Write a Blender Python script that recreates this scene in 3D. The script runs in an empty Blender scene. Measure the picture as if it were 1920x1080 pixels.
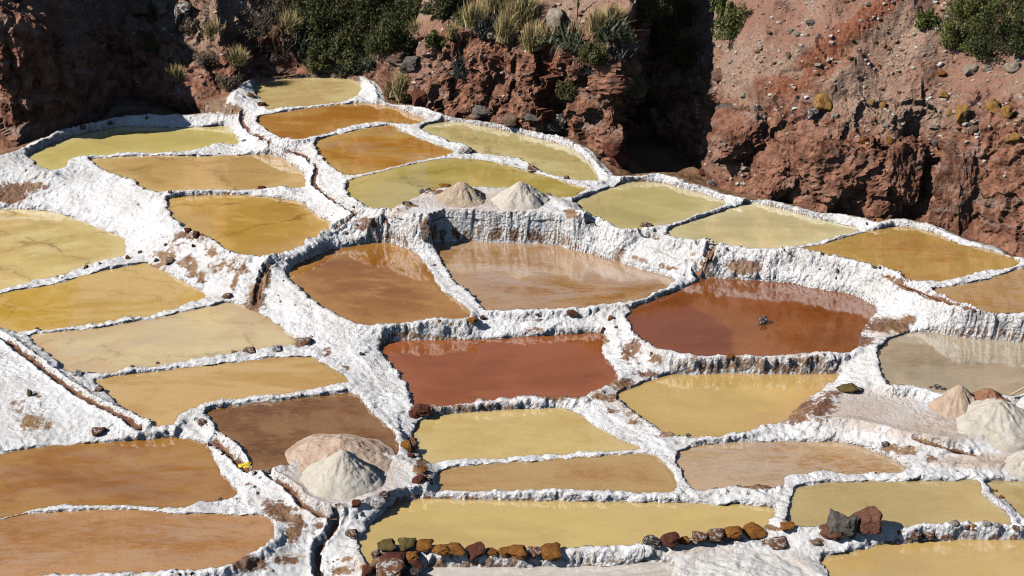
import bpy, bmesh, math, random
import numpy as np
from mathutils import Vector, Matrix, Quaternion
from mathutils.bvhtree import BVHTree

random.seed(7); rng = np.random.default_rng(7)
scene = bpy.context.scene
COL = scene.collection

# ------------------------------------------------------------------ camera, light, exposure
CAM_Z, PITCH, FPX = 14.6, math.radians(25.0), 3062.0
SUN_EL, SUN_AZ = math.radians(40.0), math.radians(20.0)     # azimuth of the light's travel, from +X
cam_data = bpy.data.cameras.new('camera')
cam = bpy.data.objects.new('camera', cam_data); COL.objects.link(cam)
cam.location = (0, 0, CAM_Z); cam.rotation_euler = (math.pi/2 - PITCH, 0, 0)
cam_data.sensor_width = 36.0; cam_data.lens = FPX/1920*36.0
cam_data.clip_start = 0.5; cam_data.clip_end = 3000
scene.camera = cam

world = bpy.data.worlds.new('World'); scene.world = world; world.use_nodes = True
wn = world.node_tree; wn.nodes.clear()
sky = wn.nodes.new('ShaderNodeTexSky'); sky.sky_type = 'NISHITA'; sky.sun_disc = False
sky.sun_elevation = SUN_EL; sky.altitude = 3200; sky.dust_density = 0.6
tx, ty = math.cos(SUN_AZ), math.sin(SUN_AZ)
sky.sun_rotation = math.atan2(-tx, -ty)
bg = wn.nodes.new('ShaderNodeBackground'); bg.inputs['Strength'].default_value = 0.058
wo = wn.nodes.new('ShaderNodeOutputWorld')
wn.links.new(sky.outputs[0], bg.inputs[0]); wn.links.new(bg.outputs[0], wo.inputs[0])

sl = bpy.data.lights.new('sun', 'SUN'); sl.energy = 4.6; sl.angle = math.radians(0.5); sl.color = (1.0, 0.965, 0.92)
sun = bpy.data.objects.new('sun', sl); COL.objects.link(sun)
sun.rotation_euler = Vector((tx*math.cos(SUN_EL), ty*math.cos(SUN_EL), -math.sin(SUN_EL))).to_track_quat('-Z', 'Y').to_euler()
scene.view_settings.view_transform = 'Standard'; scene.view_settings.look = 'None'
scene.view_settings.exposure = 0.24; scene.view_settings.gamma = 1.0
scene.view_settings.use_curve_mapping = False
scene.render.engine = 'CYCLES'
scene.cycles.filter_width = 1.1; scene.cycles.max_bounces = 6; scene.cycles.diffuse_bounces = 0; scene.cycles.glossy_bounces = 3

# ------------------------------------------------------------------ helpers
CP, SP = math.cos(PITCH), math.sin(PITCH)
def ray(px, py):
    a = (px-960)/FPX; b = -(py-540)/FPX
    return np.array([a, CP + b*SP, -SP + b*CP])
def unproj(px, py, z):
    d = ray(px, py); t = (z-CAM_Z)/d[2]
    return np.array([d[0]*t, d[1]*t, z])
def project(x, y, z):
    zz = z-CAM_Z
    w = y*CP - zz*SP
    return 960 + FPX*x/w, 540 - FPX*(y*SP + zz*CP)/w
def sstep(a, b, x):
    t = np.clip((x-a)/(b-a), 0, 1); return t*t*(3-2*t)
_perm = rng.permutation(256).astype(np.int64); _perm = np.concatenate([_perm, _perm, _perm])
_g = rng.normal(size=(256, 3)); _g /= np.linalg.norm(_g, axis=1)[:, None]
def perlin(x, y, z):
    x = np.asarray(x, float); y = np.asarray(y, float); z = np.asarray(z, float)
    x, y, z = np.broadcast_arrays(x, y, z)
    xi = np.floor(x).astype(np.int64); yi = np.floor(y).astype(np.int64); zi = np.floor(z).astype(np.int64)
    xf, yf, zf = x-xi, y-yi, z-zi
    u, v, w = (f*f*f*(f*(f*6-15)+10) for f in (xf, yf, zf))
    xi &= 255; yi &= 255; zi &= 255
    def gr(i, j, k):
        h = _perm[_perm[_perm[(xi+i) & 255] + ((yi+j) & 255)] + ((zi+k) & 255)]
        g = _g[h]
        return g[..., 0]*(xf-i) + g[..., 1]*(yf-j) + g[..., 2]*(zf-k)
    l = lambda a, b, t: a + t*(b-a)
    return 1.6*l(l(l(gr(0,0,0), gr(1,0,0), u), l(gr(0,1,0), gr(1,1,0), u), v),
                 l(l(gr(0,0,1), gr(1,0,1), u), l(gr(0,1,1), gr(1,1,1), u), v), w)
def fbm(x, y, z, o=4, ridged=False, billow=False):
    s = 0; a = 1.0; f = 1.0
    for i in range(o):
        n = perlin(x*f+17.3*i, y*f-9.1*i, z*f+4.7*i)
        if ridged: n = 1-2*np.abs(n)
        if billow: n = 2*np.abs(n)-.6
        s = s + a*n; a *= .5; f *= 2.05
    return s
def catmull(P, n=5, closed=True):
    P = np.asarray(P, float); N = len(P); out = []
    rngi = range(N) if closed else range(N-1)
    for i in rngi:
        if closed: p0, p1, p2, p3 = P[i-1], P[i], P[(i+1) % N], P[(i+2) % N]
        else: p0, p1, p2, p3 = P[max(i-1, 0)], P[i], P[i+1], P[min(i+2, N-1)]
        for k in range(n):
            t = k/n
            out.append(.5*((2*p1) + (-p0+p2)*t + (2*p0-5*p1+4*p2-p3)*t*t + (-p0+3*p1-3*p2+p3)*t**3))
    if not closed: out.append(P[-1])
    return np.array(out)
def seg_dist(X, Y, poly, closed=True, inside=True):
    """distance from points to polyline, inside mask, nearest parameter (segment index)"""
    d2 = np.full(X.shape, 1e9); ins = np.zeros(X.shape, bool); par = np.zeros(X.shape)
    N = len(poly)
    for i in range(N if closed else N-1):
        ax, ay = poly[i][:2]; bx, by = poly[(i+1) % N][:2]
        ex, ey = bx-ax, by-ay; L = ex*ex+ey*ey+1e-12
        t = np.clip(((X-ax)*ex + (Y-ay)*ey)/L, 0, 1)
        q = (X-ax-t*ex)**2 + (Y-ay-t*ey)**2
        m = q < d2
        d2 = np.where(m, q, d2); par = np.where(m, i+t, par)
        if closed and inside:
            c = (ay > Y) != (by > Y)
            if ey != 0: ins ^= c & (X < ax + (Y-ay)*ex/ey)
    return np.sqrt(d2), ins, par
def tag(o, label=None, cat=None, group=None, kind=None):
    if label: o['label'] = label
    if cat: o['category'] = cat
    if group: o['group'] = group
    if kind: o['kind'] = kind
    return o
def mesh_np(name, V, F, mat=None, smooth=True):
    me = bpy.data.meshes.new(name)
    V = np.asarray(V, np.float32); F = np.asarray(F, np.int32); k = F.shape[1]
    me.vertices.add(len(V)); me.vertices.foreach_set('co', V.ravel())
    me.loops.add(F.size); me.loops.foreach_set('vertex_index', F.ravel())
    me.polygons.add(len(F)); me.polygons.foreach_set('loop_start', np.arange(0, F.size, k, dtype=np.int32))
    me.polygons.foreach_set('use_smooth', np.full(len(F), smooth))
    me.update(calc_edges=True)
    if mat: me.materials.append(mat)
    return me
def link(name, me, parent=None):
    o = bpy.data.objects.new(name, me); COL.objects.link(o)
    if parent: o.parent = parent
    return o
def attr(me, name, vals):
    a = me.attributes.new(name, 'FLOAT', 'POINT'); a.data.foreach_set('value', np.asarray(vals, np.float32))
def empty(name, loc):
    o = bpy.data.objects.new(name, None); COL.objects.link(o); o.location = loc; o.empty_display_size = .2
    return o
def s2l(c):
    return tuple(((v/255)/12.92 if v/255 <= .04045 else (((v/255)+.055)/1.055)**2.4) for v in c)

# ------------------------------------------------------------------ material helpers
class NT:
    def __init__(self, name):
        self.m = bpy.data.materials.new(name); self.m.use_nodes = True
        self.t = self.m.node_tree; self.t.nodes.clear()
        self.out = self.n('ShaderNodeOutputMaterial'); self.b = self.n('ShaderNodeBsdfPrincipled')
        self.l(self.b.outputs[0], self.out.inputs[0])
    def n(self, typ, **kw):
        n = self.t.nodes.new(typ)
        for k, v in kw.items():
            if k in n.bl_rna.properties: setattr(n, k, v)
            else: n.inputs[k].default_value = v
        return n
    def l(self, a, b): self.t.links.new(a, b)
    def pos(self):
        if not hasattr(self, '_p'): self._p = self.n('ShaderNodeNewGeometry')
        return self._p.outputs['Position']
    def objco(self):
        if not hasattr(self, '_o'): self._o = self.n('ShaderNodeTexCoord')
        return self._o.outputs['Object']
    def noise(self, scale, detail=5, rough=.55, dist=0, co=None, stretch=None, off=0):
        c = co or self.pos()
        if stretch or off:
            mp = self.n('ShaderNodeMapping'); self.l(c, mp.inputs[0])
            if stretch: mp.inputs['Scale'].default_value = stretch
            mp.inputs['Location'].default_value = (off, off*.7, off*.3); c = mp.outputs[0]
        n = self.n('ShaderNodeTexNoise'); self.l(c, n.inputs['Vector'])
        n.inputs['Scale'].default_value = scale; n.inputs['Detail'].default_value = detail
        n.inputs['Roughness'].default_value = rough; n.inputs['Distortion'].default_value = dist
        return n.outputs[0]
    def ramp(self, f, a, b, va=0., vb=1.):
        n = self.n('ShaderNodeMapRange'); n.interpolation_type = 'SMOOTHSTEP'
        self.l(f, n.inputs[0])
        for i, v in zip((1, 2, 3, 4), (a, b, va, vb)): n.inputs[i].default_value = v
        return n.outputs[0]
    def math(self, op, a, b=None, clamp=False):
        n = self.n('ShaderNodeMath'); n.operation = op; n.use_clamp = clamp
        for i, v in enumerate((a, b)):
            if v is None: continue
            if isinstance(v, (int, float)): n.inputs[i].default_value = v
            else: self.l(v, n.inputs[i])
        return n.outputs[0]
    def mix(self, f, a, b):
        n = self.n('ShaderNodeMix'); n.data_type = 'RGBA'
        for i, v in ((0, f), (6, a), (7, b)):
            if isinstance(v, (int, float)): n.inputs[i].default_value = v
            elif isinstance(v, tuple): n.inputs[i].default_value = (*v, 1)
            else: self.l(v, n.inputs[i])
        return n.outputs[2]
    def attr(self, name):
        n = self.n('ShaderNodeAttribute'); n.attribute_name = name; return n.outputs['Fac']
    def bump(self, h, dist, strength=1.0, prev=None):
        n = self.n('ShaderNodeBump'); self.l(h, n.inputs['Height'])
        n.inputs['Distance'].default_value = dist; n.inputs['Strength'].default_value = strength
        if prev is not None: self.l(prev, n.inputs['Normal'])
        return n.outputs[0]
    def done(self, color, rough=.8, normal=None, spec=.3):
        for v, k in ((color, 'Base Color'), (rough, 'Roughness')):
            if isinstance(v, (int, float)): self.b.inputs[k].default_value = v
            elif isinstance(v, tuple): self.b.inputs[k].default_value = (*v, 1)
            else: self.l(v, self.b.inputs[k])
        if normal is not None: self.l(normal, self.b.inputs['Normal'])
        self.b.inputs['Specular IOR Level'].default_value = spec
        return self.m

def salt_material():
    t = NT('salt_crust')
    dirt_shade, pink = t.attr('dirt_shade'), t.attr('pink')
    big = t.noise(1.3, 4); mid = t.noise(7, 6, .65); fine = t.noise(34, 5, .7)
    white = t.mix(t.ramp(big, .35, .7), (.77, .76, .75), (.66, .635, .605))
    white = t.mix(t.ramp(fine, .52, .75, 0, .35), white, (.56, .51, .46))
    pk = t.mix(t.ramp(mid, .3, .7), (.50, .38, .30), (.66, .56, .48))
    col = t.mix(t.ramp(t.math('ADD', pink, t.math('MULTIPLY', t.math('SUBTRACT', mid, .5), .9)), .2, .62), white, pk)
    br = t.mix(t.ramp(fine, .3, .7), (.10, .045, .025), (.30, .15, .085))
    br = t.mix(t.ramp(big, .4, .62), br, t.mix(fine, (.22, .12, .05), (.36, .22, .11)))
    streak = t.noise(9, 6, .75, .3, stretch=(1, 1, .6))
    dm = t.math('ADD', dirt_shade, t.math('MULTIPLY', t.math('SUBTRACT', t.math('MULTIPLY', t.math('ADD', streak, mid), .5), .5), 1.7))
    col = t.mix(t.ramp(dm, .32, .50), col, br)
    # old grime freckles in the crust
    fr = t.math('MULTIPLY', t.ramp(t.noise(16, 4, .6, off=3), .63, .70), t.ramp(t.noise(1.8, 3, off=9), .47, .62))
    col = t.mix(t.math('MULTIPLY', fr, .75), col, (.22, .13, .085))
    soil = t.ramp(t.math('ADD', t.noise(2.6, 7, .7, .3, off=41), t.math('MULTIPLY', t.math('SUBTRACT', fine, .5), .35)), .57, .67, 0, .42)
    col = t.mix(soil, col, t.mix(fine, (.50, .43, .38), (.34, .255, .205)))
    drip = t.math('MULTIPLY', t.ramp(t.noise(8, 5, .65, .2, stretch=(1, 1, .22), off=61), .50, .66), t.ramp(t.attr('steep'), .15, .55, 0, .6))
    col = t.mix(drip, col, t.mix(mid, (.47, .43, .40), (.33, .26, .22)))
    # grey pits in the steep crust
    pit = t.math('MULTIPLY', t.ramp(t.noise(27, 4, .7, .3, stretch=(1, 1, .55), off=17), .50, .62), t.ramp(t.attr('steep'), .1, .5, .12, .95))
    col = t.mix(pit, col, t.mix(mid, (.42, .39, .38), (.25, .20, .18)))
    vor = t.n('ShaderNodeTexVoronoi'); t.l(t.pos(), vor.inputs['Vector']); vor.inputs['Scale'].default_value = 17
    vor.feature = 'SMOOTH_F1'
    n1 = t.bump(t.math('MULTIPLY', vor.outputs['Distance'], t.math('ADD', t.ramp(t.noise(2.2, 4, .6, off=23), .45, .65, .05, .6), t.ramp(t.attr('steep'), .12, .5, 0, .7))), -.05, .85)
    n2 = t.bump(mid, .035, .7, n1)
    n3 = t.bump(fine, .018, .9, n2)
    return t.done(col, t.ramp(mid, .3, .7, .55, .85), n3, .3)

def earth_material(name='earth'):
    t = NT(name)
    big = t.noise(.55, 5, .6); mid = t.noise(3.2, 7, .68); fine = t.noise(18, 6, .72); st = t.noise(1.6, 5, .6, .6, stretch=(.5, .5, 1.6), off=5)
    red, scree = t.attr('red'), t.attr('scree')
    rock = t.mix(t.ramp(mid, .32, .68), (.14, .058, .035), (.46, .222, .14))
    rock = t.mix(t.ramp(st, .52, .66, 0, .75), rock, (.40, .28, .22))
    rock = t.mix(t.ramp(t.noise(2.3, 5, .65, .4, off=11), .60, .70, 0, .8), rock, (.085, .075, .065))
    sc = t.mix(t.ramp(fine, .35, .65), (.27, .165, .115), (.49, .335, .25))
    sc = t.mix(t.ramp(big, .42, .62), sc, t.mix(fine, (.24, .12, .08), (.44, .25, .175)))
    rd = t.mix(t.ramp(fine, .3, .7), (.19, .066, .034), (.42, .17, .095))
    mixn = t.math('MULTIPLY', t.math('SUBTRACT', mid, .5), 1.1)
    col = t.mix(t.ramp(t.math('ADD', scree, mixn), .3, .7), rock, sc)
    col = t.mix(t.ramp(t.math('ADD', red, mixn), .35, .75), col, rd)
    col = t.mix(t.ramp(fine, .60, .75, 0, .55), col, (.40, .33, .28))
    col = t.mix(t.ramp(fine, .40, .27, 0, .6), col, (.04, .022, .015))
    n1 = t.bump(mid, .14, .9); n2 = t.bump(fine, .035, 1.0, n1); n3 = t.bump(t.noise(70, 3, .7), .008, .9, n2)
    return t.done(col, .92, n3, .15)

def water_material(name, c1, c2, edge, scale=1.1, cracks=0., mottle=0., ripple=.0006, stretch=(.55, 1.3, 1), edge_w=.5, seed=0., grain=.6, ior=2.0, zones=.7, tone=(0, 0, 0), film=0.):
    brine = lambda c: tuple(max(.5*v, v+d_) for v, d_ in zip(s2l(c), tone))
    t = NT(name)
    a = t.noise(scale, 6, .6, .5, stretch=stretch, off=seed)
    col = t.mix(t.ramp(a, .34, .66), brine(c1), brine(c2))
    z_ = t.noise(.42, 6, .58, .9, stretch=(.6, 1.1, 1), off=seed+31)
    col = t.mix(t.ramp(z_, .53, .60, 0, zones), col, brine(edge)); col = t.mix(t.ramp(z_, .46, .36, 0, zones), col, brine(tuple(v*.88 for v in c1)))
    if film:   # pale salt skin drifting on the surface
        fl = t.math('ADD', t.noise(.8, 7, .68, 1.2, stretch=(.45, 1.3, 1), off=seed+51), t.math('MULTIPLY', t.math('SUBTRACT', t.noise(9, 5, .8, stretch=(.5, 1.7, 1), off=seed+53), .5), .35))
        col = t.mix(t.ramp(fl, .45, .58, 0, film), col, s2l((206, 186, 168)))
    sh = t.attr('shore')
    wob = t.math('MULTIPLY', t.math('SUBTRACT', t.noise(2.6, 5, .6, .4, off=seed+3), .5), edge_w*1.5)
    ef = t.ramp(t.math('ADD', sh, wob), .02, edge_w, .8, 0)
    side = t.ramp(t.noise(.5, 2, .5, off=seed+7), .38, .56)
    col = t.mix(t.math('MULTIPLY', ef, side), col, brine(edge))
    col = t.mix(t.ramp(t.math('ADD', sh, t.math('MULTIPLY', wob, .15)), .015, .07, .7, 0), col, brine(tuple(v*.82 for v in edge)))
    if mottle:
        m = t.ramp(t.noise(8, 7, .8, .3, stretch=(.6, 1.5, 1), off=seed+5), .46, .58, 0, min(1., mottle*1.6))
        col = t.mix(m, col, brine(edge))
    if cracks:
        wv = t.noise(1.4, 5, .65, co=None, off=seed+1)
        v = t.n('ShaderNodeVectorMath'); v.operation = 'MULTIPLY_ADD'
        nc = t.n('ShaderNodeTexNoise'); t.l(t.pos(), nc.inputs['Vector']); nc.inputs['Scale'].default_value = 2.4; nc.inputs['Detail'].default_value = 6
        t.l(nc.outputs['Color'], v.inputs[0]); v.inputs[1].default_value = (.9, .9, 0); t.l(t.pos(), v.inputs[2])
        vo = t.n('ShaderNodeTexVoronoi'); vo.feature = 'DISTANCE_TO_EDGE'; vo.voronoi_dimensions = '2D'
        mp = t.n('ShaderNodeMapping'); mp.inputs['Location'].default_value = (seed*1.7, seed, 0); mp.inputs['Scale'].default_value = (.33, .62, 1)
        t.l(v.outputs[0], mp.inputs[0]); t.l(mp.outputs[0], vo.inputs['Vector']); vo.inputs['Scale'].default_value = 1.0
        line = t.ramp(vo.outputs['Distance'], .004, .026, 1, 0)
        halo = t.ramp(vo.outputs['Distance'], .0, .10, .28, 0)
        msk = t.ramp(wv, .40, .54)
        cf = t.math('MULTIPLY', t.math('MULTIPLY', t.math('MAXIMUM', line, halo), msk), cracks)
        col = t.mix(cf, col, brine((c1[0]*.62, c1[1]*.52, c1[2]*.38)))
    g = t.noise(30, 5, .9, off=seed, stretch=(.75, 1.3, 1)); pt = t.noise(3.2, 7, .72, .4, stretch=(.6, 1.3, 1), off=seed+21)
    col = t.mix(t.ramp(pt, .54, .68, 0, .4), col, brine(tuple(v*.87 for v in c1))); col = t.mix(t.ramp(pt, .46, .34, 0, .4), col, brine(edge))
    col = t.mix(t.ramp(g, .35, .65, 0, grain), col, t.mix(.7, col, brine(tuple(v*.80 for v in c1))))
    nb = t.bump(t.noise(7, 3, .6, stretch=(.6, 1.6, 1)), ripple*3, .4)
    nb = t.bump(g, ripple, .6, nb)
    m = t.done(col, .03, nb, .5)
    t.b.inputs['IOR'].default_value = ior
    t.b.inputs['Coat Weight'].default_value = .8; t.b.inputs['Coat Roughness'].default_value = .025; t.b.inputs['Coat IOR'].default_value = 1.6
    return m

TONE = {'top': (0.297, 0.24, 0.123), 'second': (0.142, 0.054, 0.004), 'third': (0.146, 0.048, -0.015), 'behind': (0.203, 0.182, 0.107), 'pileback': (0.167, 0.129, 0.033), 'ridgeleft': (0.183, 0.147, 0.091), 'ridgemid': (0.243, 0.214, 0.156), 'ridgeright': (0.115, 0.044, 0.014), 'edgeright': (0.098, 0.048, -0.016), 'leftback': (0.278, 0.232, 0.127), 'leftmid': (0.265, 0.191, 0.086), 'gold': (0.198, 0.124, 0.029), 'leftyellow': (0.265, 0.206, 0.122), 'leftorange': (0.161, 0.097, 0.01), 'cream': (0.201, 0.181, 0.085), 'tanlong': (0.087, 0.048, -0.012), 'darkbrown': (0.03, 0.006, -0.012), 'goldlow': (0.072, 0.014, -0.016), 'pinklow': (0.09, 0.026, -0.02), 'brownmid': (0.062, 0.01, -0.03), 'palemid': (0.065, 0.008, -0.03), 'redright': (0.036, 0.011, -0.006), 'redmid': (0.062, 0.012, -0.01), 'yellowright': (0.133, 0.101, 0.047), 'yellowmid': (0.154, 0.103, 0.053), 'brownstrip': (0.1, 0.044, 0.006), 'frontyellow': (0.172, 0.127, 0.068), 'palestrip': (0.091, 0.037, -0.012), 'khakiright': (0.1, 0.062, 0.033), 'cornerright': (0.01, 0.008, 0.001), 'tancorner': (0.174, 0.136, 0.067), 'frontpale': (0.127, 0.11, 0.104), 'greyright': (0.104, 0.083, 0.05)}
# ------------------------------------------------------------------ the ponds (outline, water level, rim height)
# key: (level, rim, outline, water material args, short phrase, label)
PONDS = {}
def pond(key, z, hb, pts, mat, short, label): PONDS[key] = dict(z=z, hb=hb, pts=pts, mat=mat, short=short, label=label)
KH, KH2, EDG = (176,158,92), (192,176,112), (208,192,140)
pond('top', 1.320, 0.035, [(476,163),(490,155),(515,150),(567,147),(610,146),(650,148),(672,155),(677,167),(668,180),(640,190),(600,194),(560,199),(520,203),(501,202),(495,190),(481,176)],
     dict(c1=(170,130,70), c2=(192,168,108), edge=(214,196,140), cracks=.4), 'topmost oval pond', 'small oval tan pond at the very top of the terraces')
pond('second', 1.320, 0.035, [(483,222),(490,217),(520,212),(580,203),(640,196),(690,194),(740,202),(795,223),(790,228),(770,233),(735,226),(700,227),(673,231),(640,238),(600,250),(567,259),(527,257),(500,243),(486,232)],
     dict(c1=(156,100,40), c2=(176,126,62), edge=(200,160,96)), 'rusty second pond', 'rusty orange pond directly below the topmost oval pond')
pond('third', 1.280, 0.035, [(590,270),(605,260),(640,251),(680,242),(733,235),(750,244),(790,262),(847,282),(840,288),(773,303),(707,318),(657,324),(636,318),(616,304),(598,288)],
     dict(film=0.30, c1=(164,110,46), c2=(186,142,78), edge=(196,172,108), edge_w=.9), 'orange pond behind piles', 'orange pond with khaki far corner, left of the grey boulder on the bank')
pond('behind', 1.290, 0.045, [(790,238),(840,228),(890,235),(957,248),(1023,263),(1073,280),(1107,307),(1123,333),(1117,339),(1067,333),(1017,320),(983,302),(960,293),(893,284),(876,274),(847,265),(807,248)],
     dict(c1=(172,148,78), c2=(186,166,98), edge=(212,196,140), cracks=.8), 'pond under the outcrop', 'long khaki pond with dark cracks under the red rock outcrop')
pond('pileback', 1.290, 0.035, [(650,348),(660,336),(707,324),(780,307),(840,297),(900,301),(957,311),(1000,325),(1050,338),(1096,353),(1085,360),(1060,369),(1030,366),(1000,357),(960,352),(900,350),(830,352),(790,364),(760,380),(735,390),(697,388),(670,375),(655,362)],
     dict(c1=(160,138,68), c2=(180,158,88), edge=(198,178,116), cracks=.7), 'pond behind two piles', 'khaki pond right behind the two far salt piles')
pond('ridgeleft', 1.210, 0.035, [(1077,379),(1113,365),(1133,357),(1173,344),(1223,341),(1257,347),(1310,362),(1358,378),(1350,386),(1300,403),(1240,420),(1190,428),(1160,425),(1130,413),(1107,403),(1087,386)],
     dict(c1=(176,160,92), c2=(190,174,108), edge=(206,192,136)), 'pond right of piles', 'khaki pond to the right of the two far salt piles')
pond('ridgemid', 1.160, 0.035, [(1250,434),(1280,421),(1347,400),(1390,385),(1413,381),(1463,392),(1530,410),(1580,422),(1608,428),(1600,434),(1563,444),(1513,455),(1460,464),(1380,458),(1313,449),(1280,446),(1257,440)],
     dict(c1=(178,160,98), c2=(194,174,112), edge=(214,200,146)), 'pond below red boulders', 'pale khaki pond just below the big red boulders')
pond('ridgeright', 1.160, 0.035, [(1500,467),(1547,457),(1613,438),(1663,427),(1690,425),(1747,435),(1797,457),(1847,468),(1907,487),(1903,497),(1863,504),(1830,509),(1797,520),(1763,524),(1703,524),(1673,507),(1647,497),(1597,485),(1547,473)],
     dict(c1=(162,116,58), c2=(180,142,84), edge=(190,164,90), edge_w=1.1), 'orange cliff foot pond', 'orange pond with khaki far edge under the right cliff foot')
pond('edgeright', 1.140, 0.035, [(1747,543),(1797,535),(1847,527),(1880,514),(1920,503),(1990,490),(2060,520),(2050,590),(1920,582),(1847,581),(1800,569),(1773,556)],
     dict(film=0.45, c1=(150,104,56), c2=(178,140,102), edge=(190,160,128), mottle=.3), 'brown right edge pond', 'brown mottled pond cut by the right edge, below an orange pond')
pond('leftback', 0.930, 0.035, [(55,291),(100,270),(150,253),(200,243),(233,238),(300,239),(367,239),(420,237),(433,247),(450,263),(443,269),(417,268),(383,276),(333,283),(283,286),(250,284),(200,289),(150,294),(133,299),(125,309),(100,316),(80,316),(63,302)],
     dict(c1=(176,156,62), c2=(190,168,80), edge=(210,192,116)), 'pond by dark cliff', 'long greenish yellow pond along the shaded cliff at upper left')
pond('leftmid', 0.930, 0.045, [(167,299),(233,294),(300,292),(367,293),(433,292),(500,290),(533,300),(563,320),(573,337),(567,348),(500,352),(433,353),(383,354),(317,358),(291,358),(270,348),(233,330),(200,317),(180,307)],
     dict(c1=(166,124,62), c2=(184,148,84), edge=(204,172,116), cracks=.9), 'long cracked tan pond', 'long tan pond with cracked bed above a golden pond')
pond('gold', 0.870, 0.060, [(315,374),(367,368),(433,365),(500,370),(563,380),(583,397),(623,423),(600,441),(567,458),(533,473),(497,481),(467,476),(430,467),(410,454),(367,432),(333,415),(318,393)],
     dict(c1=(170,124,48), c2=(184,144,68), edge=(210,172,100), cracks=1., seed=4), 'golden cracked pond', 'deep golden pond with dark branching cracks beside the white slope')
pond('leftyellow', 0.380, 0.035, [(-160,405),(0,393),(50,393),(93,397),(133,408),(183,427),(230,447),(236,470),(230,478),(200,486),(160,496),(117,511),(67,524),(0,541),(-160,568)],
     dict(c1=(182,152,74), c2=(204,180,104), edge=(224,204,142), cracks=.9, seed=2), 'upper left edge pond', 'yellow cracked pond at the left edge under the big white slope')
pond('leftorange', 0.410, 0.035, [(-160,594),(0,551),(50,542),(117,530),(183,510),(267,495),(283,498),(333,523),(383,552),(377,559),(333,576),(283,591),(233,599),(167,609),(100,618),(50,619),(23,622),(0,613),(-160,606)],
     dict(c1=(188,144,58), c2=(202,162,78), edge=(222,190,130), cracks=.4, edge_w=.6), 'lower left edge pond', 'golden yellow pond at the left edge between two thin banks')
pond('cream', 0.440, 0.035, [(60,628),(133,621),(200,613),(283,598),(333,588),(400,573),(433,568),(467,580),(500,595),(533,620),(553,638),(550,644),(517,646),(467,656),(417,664),(367,671),(317,681),(250,689),(213,696),(160,698),(127,694),(100,668),(67,644)],
     dict(film=0.30, c1=(204,174,124), c2=(214,188,142), edge=(196,150,112), cracks=.7, seed=6), 'pale cream pond', 'pale cream pond with one brown crack')
pond('tanlong', 0.420, 0.035, [(182,713),(267,700),(367,688),(467,677),(533,670),(583,670),(610,686),(640,703),(656,715),(640,719),(600,724),(550,733),(500,739),(433,746),(377,758),(340,773),(325,793),(293,796),(277,789),(250,771),(217,751),(195,728)],
     dict(c1=(192,148,88), c2=(206,166,108), edge=(222,186,134)), 'long plain tan pond', 'long tan pond below the pale cream pond')
pond('darkbrown', 0.380, 0.060, [(387,773),(433,763),(533,751),(633,739),(667,740),(687,763),(707,783),(733,807),(747,843),(740,852),(700,846),(640,835),(580,850),(540,868),(513,878),(485,881),(473,871),(460,848),(440,828),(410,808),(402,790)],
     dict(c1=(112,74,34), c2=(136,92,50), edge=(166,126,84), mottle=.28), 'dark brown pond', 'dark brown pond behind the two front salt piles')
pond('goldlow', 0.280, 0.040, [(-160,868),(0,852),(67,841),(167,830),(247,828),(300,822),(340,823),(383,834),(400,857),(413,887),(443,923),(437,930),(400,936),(333,948),(267,944),(167,944),(117,944),(67,951),(0,966),(-160,984)],
     dict(film=0.18, c1=(152,102,38), c2=(168,118,54), edge=(186,146,84), edge_w=.5), 'amber left pond', 'large amber pond at the lower left edge')
pond('pinklow', 0.270, 0.040, [(-160,1010),(0,975),(50,965),(100,960),(200,957),(267,957),(333,964),(433,966),(493,968),(510,983),(515,1007),(500,1018),(467,1038),(417,1058),(333,1068),(233,1069),(133,1076),(77,1082),(0,1092),(-160,1115)],
     dict(film=0.40, c1=(154,106,60), c2=(172,128,84), edge=(198,156,116), mottle=.3, ripple=.0012), 'pinkish brown corner pond', 'pinkish brown pond in the bottom left corner')
pond('brownmid', 0.650, 0.070, [(537,517),(550,503),(583,487),(617,471),(640,466),(707,455),(750,460),(783,480),(807,510),(823,540),(853,560),(880,587),(873,593),(823,596),(773,599),(723,603),(690,606),(673,601),(640,591),(617,578),(587,560),(567,541),(547,528)],
     dict(c1=(146,94,38), c2=(162,114,60), edge=(196,150,92), edge_w=.8), 'brown middle pond', 'brown pond in the middle, below the stone with two grooves')
pond('palemid', 0.650, 0.070, [(811,457),(873,452),(940,455),(1037,458),(1073,467),(1140,487),(1207,507),(1263,524),(1256,531),(1223,548),(1173,563),(1123,571),(1073,574),(1007,578),(933,579),(913,577),(893,560),(867,537),(847,517),(827,483)],
     dict(film=0.75, c1=(150,106,58), c2=(178,148,116), edge=(198,166,132), mottle=.35, edge_w=.9, stretch=(.3,1.6,1), ripple=.0016), 'streaked brown pond', 'streaked pale brown pond under the central white wall')
pond('redright', 0.610, 0.040, [(1280,541),(1323,523),(1380,525),(1463,530),(1530,542),(1597,553),(1630,570),(1647,587),(1630,598),(1612,624),(1602,653),(1563,659),(1513,661),(1447,664),(1380,663),(1313,663),(1267,658),(1223,647),(1190,620),(1177,594),(1190,577),(1240,558)],
     dict(c1=(126,66,34), c2=(140,78,44), edge=(146,82,50)), 'red stone pond', 'reddish brown pond with a single stone standing in it')
pond('redmid', 0.360, 0.070, [(713,650),(757,638),(873,637),(973,633),(1057,628),(1130,627),(1128,660),(1147,687),(1160,707),(1140,718),(1103,737),(1083,741),(1040,738),(940,744),(873,751),(807,758),(773,754),(766,727),(761,713),(740,687),(720,663)],
     dict(c1=(140,78,42), c2=(154,90,52), edge=(166,100,64)), 'central red pond', 'reddish brown pond in the centre mirroring the lumpy wall behind')
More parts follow.
